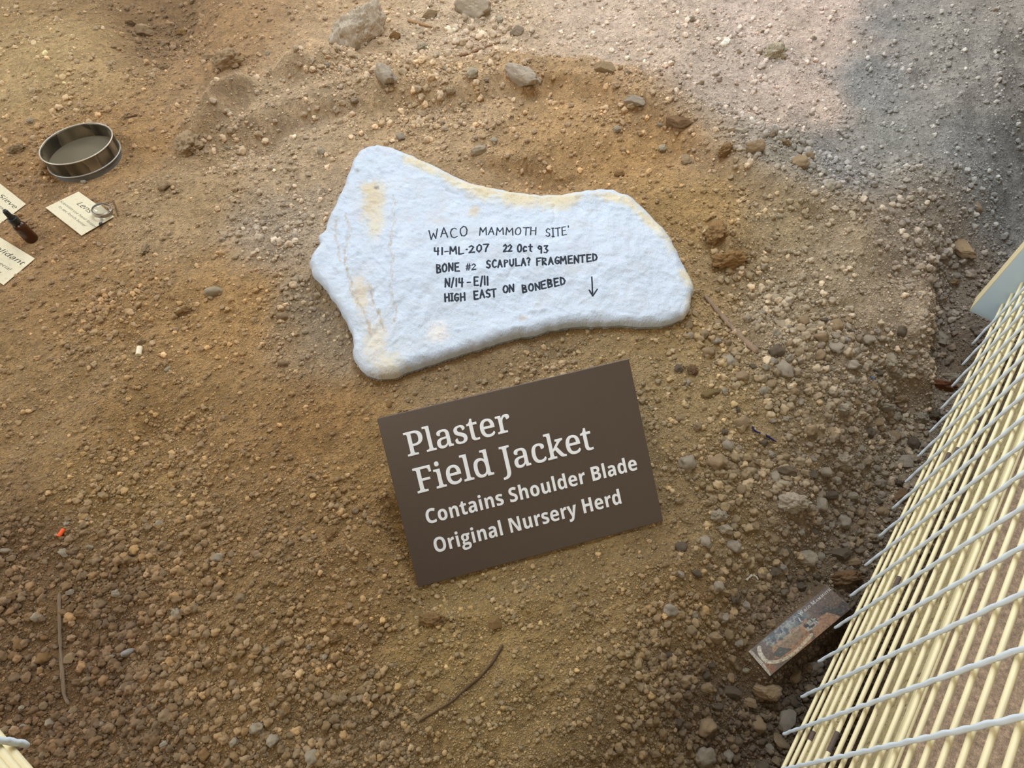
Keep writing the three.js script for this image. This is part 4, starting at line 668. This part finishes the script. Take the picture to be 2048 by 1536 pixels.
stick('stick', 'long straight grey brown stick lying at the lower left', 'stick', [[122, 1186], [122, 1240], [124, 1300], [128, 1350], [133, 1396], [141, 1410]], 0.0036, 0.0032, [132, 110, 84], { lift: 1.4 });
stick('twig', 'thin bent dark twig lying below the brown sign', 'twig', [[1006, 1290], [985, 1325], [962, 1352], [938, 1372], [905, 1402], [870, 1424], [836, 1444]], 0.0030, 0.0018, [104, 78, 50], { lift: 1.0 });
stick('stick', 'flattened grey brown stick right of the plaster block', 'stick', [[1408, 592], [1432, 622], [1462, 656], [1490, 686], [1514, 708]], 0.0048, 0.0078, [150, 124, 98], { lift: 1.0 });
stick('wood_splinter', 'brown splintered piece of wood on the crest of the bank', 'wood', [[918, 113], [940, 108], [962, 99], [985, 91], [1006, 84]], 0.0052, 0.0028, [150, 112, 76], { knots: 0.5 });
stick('wood_splinter', 'pale wood piece beside the conglomerate lump near the top', 'wood', [[815, 42], [835, 48], [858, 54], [880, 57]], 0.006, 0.003, [190, 150, 104], { knots: 0.4 });
stick('twig', 'short thin twig touching the hand lens', 'twig', [[226, 401], [231, 413], [237, 433]], 0.0022, 0.0018, [116, 92, 64]);
stick('twig', 'short dark twig on the slope right of the sieve', 'twig', [[249, 237], [262, 234], [275, 231]], 0.0028, 0.0022, [104, 78, 52]);
stick('twig', 'thin grey splinter in the hollow left of the grating post', 'twig', [[1824, 684], [1846, 692], [1868, 701]], 0.0030, 0.0022, [128, 108, 84]);
stick('straw', 'short straw below the bookmark, nearest the grating', 'straw', [[1576, 1328], [1584, 1340], [1592, 1352]], 0.0011, 0.0009, [176, 150, 104]);
stick('root', 'pale crooked root bit at the bottom left corner beside the grating', 'root', [[122, 1526], [134, 1524], [143, 1521], [150, 1523]], 0.0018, 0.0014, [190, 162, 112]);
stick('thread', 'short dark blue thread curled on the soil at the right', 'thread', [[1503, 855], [1508, 864], [1519, 869], [1530, 873], [1541, 880], [1551, 886]], 0.0022, 0.0017, [24, 24, 74], { lift: 2.6, rough: 0.95, knots: 0.35 });
stick('paper_scrap', 'twisted white paper scrap above the bookmark', 'paper scrap', [[1492, 1161], [1498, 1155], [1505, 1151], [1512, 1154], [1516, 1160]], 0.0026, 0.0014, [216, 206, 182], { knots: 0.5 });
stick('thread_speck', 'tiny blue thread speck on a pebble in the rubble', 'thread', [[1740, 755], [1743, 758], [1746, 760]], 0.0022, 0.002, [110, 130, 176], { lift: 2.5 });
stick('leaf_scrap', 'curled dry leaf scrap beside the sign, above the rubble', 'leaf', [[1358, 1030], [1366, 1040], [1376, 1046], [1388, 1048]], 0.0035, 0.001, [128, 104, 66], { knots: 0.5 });
stick('twig', 'thin twig end sticking out under the wires beside the bookmark', 'twig', [[1700, 1216], [1712, 1200], [1722, 1180], [1730, 1162]], 0.0034, 0.0026, [112, 92, 70]);
{ // dry grey leaf
  const p = groundHit(1562, 652), s = new THREE.Shape(); s.moveTo(-0.02, 0); s.quadraticCurveTo(-0.006, 0.016, 0.018, 0.004); s.quadraticCurveTo(0.008, -0.012, -0.02, 0);
  const g = new THREE.ExtrudeGeometry(s, { depth: 0.0012, bevelEnabled: true, bevelSize: 0.0006, bevelThickness: 0.0005, bevelSegments: 1, curveSegments: 14 }); g.rotateX(-Math.PI / 2); const P = g.attributes.position; for (let i = 0; i < P.count; i++) P.setY(i, P.getY(i) + 9 * P.getX(i) ** 2 + 14 * P.getZ(i) ** 2); g.computeVertexNormals();
  const m = mesh('leaf', g, mat([150, 130, 102], 0.8)); m.position.copy(p).add(V(0, 0.003, 0)); m.rotation.set(0.15, -0.65, 0.1); tag(m, 'dry grey brown curled leaf right of the flattened stick', 'leaf');
}
function plug(name, label, cat, px, py, r, len, dirPx, rgb, ends) {
  const p = groundHit(px, py), a = at(px, py, p.y), b = at(px + dirPx[0], py + dirPx[1], p.y), d = b.sub(a).normalize(), o = thing(name, label, cat, V(p.x, p.y + r * 1.5, p.z)); o.quaternion.setFromUnitVectors(V(0, 1, 0), d);
  const prof = [[0, -len / 2], [r * 0.9, -len / 2], [r, -len / 2 + r * 0.14], [r, 0], [r * 1.02, len * 0.2], [r, len / 2 - r * 0.14], [r * 0.9, len / 2], [0, len / 2]].map(([x, y]) => new THREE.Vector2(x, y));
  part('body', new THREE.LatheGeometry(prof, 28), mat(rgb, 0.7), o);
  for (const q of ends) { const t = new THREE.TorusGeometry(r * 1.0, r * 0.035, 8, 28); t.rotateX(Math.PI / 2); t.translate(0, q * len, 0); part('ring', t, mat(rgb.map(v => v * 0.86), 0.7), o); }
  return o;
}
plug('white_stub', 'small white paper stub lying alone on the left slope', 'stub', 282, 707, 0.0064, 0.0235, [4, -24], [232, 216, 180], [0.15]);
plug('orange_plug', 'tiny bright orange cylinder on the soil at the left', 'plug', 126, 1068, 0.0042, 0.0165, [10, -14], [236, 92, 28], [-0.3]);

// ---------------------------------------------------------------- guards of welded wire, walkway edge and post
const cream = mat([232, 215, 166], 0.5), bluish = mat([236, 246, 248], 0.45), chipM = mat([92, 76, 64], 0.8), beamM = mat([214, 198, 156], 0.55), edgeM = mat([240, 226, 178], 0.5);
const beamTex = dataTex(512, (u, v) => { const n = 0.6 * grainA(u * 0.5, v * 0.5) + 0.4 * grainB(u, v), k = n > 0.70 ? 0.62 : clamp(0.9 + (n - 0.5) * 0.35); return [255 * k, 250 * k, 236 * k]; }, true);
beamM.map = beamTex;
const WR = 0.0033, RR = 0.0029;
function twistRod(len, pitch) { // slightly flattened wire with the dents of the welds
  const seg = 10, n = Math.round(len / 0.0052), P = [], I = []; for (let i = 0; i <= n; i++) { const y = len * i / n; for (let k = 0; k < seg; k++) { const a = k / seg * 6.283, dent = Math.cos((y + TIP) / pitch * 6.283), sq = 1 + 0.10 * Math.cos(2 * (a - y / pitch * 3.1416)); const e = (i === 0 || i === n) ? 0.86 : 1; P.push(RR * e * sq * Math.cos(a) + 0.0006 * dent, y, RR * e * sq * Math.sin(a) + 0.0003 * Math.sin(y * 90)); } }
  for (let i = 0; i < n; i++) for (let k = 0; k < seg; k++) { const a = i * seg + k, b = i * seg + (k + 1) % seg; I.push(a, a + seg, b, b, a + seg, b + seg); }
  for (const [base, s] of [[0, 1], [n * seg, -1]]) for (let k = 1; k < seg - 1; k++) s > 0 ? I.push(base, base + k, base + k + 1) : I.push(base, base + k + 1, base + k);
  const g = new THREE.BufferGeometry(); g.setAttribute('position', new THREE.Float32BufferAttribute(P, 3)); g.setIndex(I); g.computeVertexNormals(); return g;
}
function guard(label, origin, along, faceN, i0, i1, rows, rod0, rod1, over = -TIP, stepV = STEP_V) {
  const o = thing('wire_guard', label, 'wire guard', origin); o.quaternion.setFromRotationMatrix(new THREE.Matrix4().makeBasis(along, V(0, 1, 0), along.clone().cross(V(0, 1, 0))));
  const s = along.clone().cross(V(0, 1, 0)).dot(faceN) > 0 ? 1 : -1;           // which way the face looks in local z
  const len = (i1 - i0) * STEP_H, wg = new THREE.CylinderGeometry(WR, WR, len, 10, 1); wg.rotateZ(Math.PI / 2);
  for (let j = 0; j < rows; j++) { const m = part('wire', wg, cream, o); m.position.set((i0 + i1) / 2 * STEP_H, j * stepV, 0); }
  const rg = twistRod((rows - 1) * stepV + over + 0.01, stepV);
  for (let i = rod0; i <= rod1; i++) { const m = part('rod', rg, bluish, o); m.position.set(i * STEP_H, -over, s * (WR + RR) * 0.94); }
  return [o, s];
}
const [gR, sR] = guard('cream welded wire guard with pale blue upright rods along the right edge', MESH_O, MESH_H, MESH_N, -7, 15.1, 25, -6, 14);
// bare spots where the paint has flaked off
for (const [px, py, j, len] of [[1625, 1472, 2, 0.016], [1671, 1483, 5, 0.032], [1911, 905, 4, 0.02], [1895, 917, 3, 0.034], [1785, 1172, 4, 0.026], [1934, 855, 5, 0.02]]) {
  const q = atPlane(px, py, MESH_O, MESH_N).sub(MESH_O), g = new THREE.CylinderGeometry(WR * 1.09, WR * 1.09, len, 10); g.rotateZ(Math.PI / 2); const m = part('bare_spot', g, chipM, gR); m.position.set(q.dot(MESH_H), j * STEP_V, 0); m.userData.label = 'dark bare metal where the cream paint has flaked';
}
{ // left guard: same mesh on the other walkway arm
  const o = LEFT_TIP.clone(); o.y += 0.013;
  const d = viewRay(0, 1460).cross(viewRay(66, 1536)).cross(V(0, 1, 0)).normalize(); if (d.z > 0) d.negate(); const f = d.clone().cross(V(0, 1, 0)); if (f.x < 0) f.negate();
  guard('cream welded wire guard showing only in the lower left corner', o, d, f, -8, 2, 34, -7, 1, 0.013, 0.0165);
}
// walkway edge behind the right guard: deck, edge angle, fascia, lower angle
{
  const L = 3.2, mid = -0.47, back = MESH_N.clone().negate();
  const place = (m, off, y) => { m.position.copy(MESH_O).addScaledVector(MESH_H, mid).addScaledVector(back, off); m.position.y = y; m.quaternion.setFromRotationMatrix(new THREE.Matrix4().makeBasis(MESH_H, V(0, 1, 0), MESH_H.clone().cross(V(0, 1, 0)))); };
  // heights found where the photograph shows the edges through the wires
  const OFF = 0.07, yTop = atPlane(1905, 1205, MESH_O.clone().addScaledVector(back, OFF), MESH_N).y, yEdge = atPlane(1893, 1190, MESH_O.clone().addScaledVector(back, OFF), MESH_N).y, yBot = atPlane(1866, 1150, MESH_O.clone().addScaledVector(back, OFF), MESH_N).y;
  console.log('deck', yTop, yEdge, yBot);
  const sgn = MESH_H.clone().cross(V(0, 1, 0)).dot(back) > 0 ? 1 : -1;
  const fh = yTop - yBot, fas = new RoundedBoxGeometry(L, fh, 0.010, 1, 0.002); const uv = fas.attributes.uv, ps = fas.attributes.position; for (let i = 0; i < uv.count; i++) uv.setXY(i, ps.getX(i) * 3, ps.getY(i) * 3 + ps.getZ(i) * 3);
  const beam = new THREE.Group(); beam.name = 'edge_beam'; scene.add(beam); tag(beam, 'cream painted steel edge beam of the walkway behind the right wire guard', 'beam'); place(beam, OFF, yBot);
  fas.translate(0, fh / 2, sgn * 0.005); part('fascia', fas, beamM, beam);
  const eg = new RoundedBoxGeometry(L, 0.012, 0.014, 2, 0.003); eg.translate(0, fh - 0.004, sgn * 0.006); part('edge_strip', eg, edgeM, beam);
  const lf = new RoundedBoxGeometry(L, 0.008, 0.05, 1, 0.002); lf.translate(0, 0.004, sgn * 0.03); part('flange', lf, beamM, beam);
  const an = new THREE.Group(); an.name = 'angle_iron'; scene.add(an); tag(an, 'flat cream steel angle running behind the lowest wires of the right guard', 'angle iron'); place(an, 0.012, MESH_O.y + STEP_V * 0.45);
  const a1 = new RoundedBoxGeometry(L, 0.006, 0.034, 1, 0.0015); { const u2 = a1.attributes.uv, p2 = a1.attributes.position; for (let i = 0; i < u2.count; i++) u2.setXY(i, p2.getX(i) * 4, p2.getZ(i) * 4); } a1.translate(0, 0, sgn * 0.017); part('top_leg', a1, beamM, an);
  const a2 = new RoundedBoxGeometry(L, 0.034, 0.005, 1, 0.0015); a2.translate(0, -0.017, sgn * 0.034); part('upright_leg', a2, beamM, an);
  // deck slab
  const deckTex = dataTex(512, (u, v) => { const n = 0.4 * grainA(u, v) + 0.6 * grainC(u, v), k = clamp(0.82 + (n - 0.5) * 0.5 + (grainC(u, v) > 0.985 ? 0.5 : 0)); return [255 * k, 246 * k, 236 * k]; }, true); deckTex.repeat.set(3, 3);
  const dk = new THREE.BoxGeometry(L + 1.2, 0.08, 3.0); { const u2 = dk.attributes.uv, p2 = dk.attributes.position; for (let i = 0; i < u2.count; i++) u2.setXY(i, p2.getX(i), p2.getZ(i)); } dk.translate(0, -0.04, sgn * 1.5);
  const deck = mesh('floor', dk, mat([206, 184, 160], 0.85, { map: deckTex })); deck.userData.kind = 'structure'; place(deck, OFF + 0.012, yTop - 0.002);
}
// flat steel post end beside the guard
{
  const offs = 0.045, p0 = MESH_O.clone().addScaledVector(MESH_N, offs), c = atPlane(1940, 622, p0, MESH_N), s = c.clone().sub(MESH_O).dot(MESH_H), y0 = c.y;
  console.log('post', s, y0);
  const o = thing('guard_post', 'pale blue flat steel post end with a cream edge, behind the wire guard', 'post', MESH_O.clone().addScaledVector(MESH_H, s).setY(y0)); o.quaternion.setFromRotationMatrix(new THREE.Matrix4().makeBasis(MESH_N, V(0, 1, 0), MESH_N.clone().cross(V(0, 1, 0))));
  const dz = MESH_N.clone().cross(V(0, 1, 0)).dot(MESH_H) > 0 ? 1 : -1;
  const sh = new THREE.Shape(); sh.moveTo(offs - 0.001, 0.0); sh.lineTo(offs, 0.004); sh.lineTo(offs, 1.05); sh.lineTo(-0.055, 1.05); sh.lineTo(-0.055, 0); const g = new THREE.ExtrudeGeometry(sh, { depth: 0.050, bevelEnabled: true, bevelSize: 0.001, bevelThickness: 0.001, bevelSegments: 2 });
  if (dz < 0) g.translate(0, 0, -0.05); part('plate', g, mat([214, 234, 242], 0.45), o);
  const eg = new RoundedBoxGeometry(0.0024, 1.046, 0.052, 1, 0.001); eg.translate(offs + 0.0012, 0.527, 0.025); if (dz < 0) eg.translate(0, 0, -0.05); part('edge_face', eg, cream, o);
}
renderer.render(scene, camera);
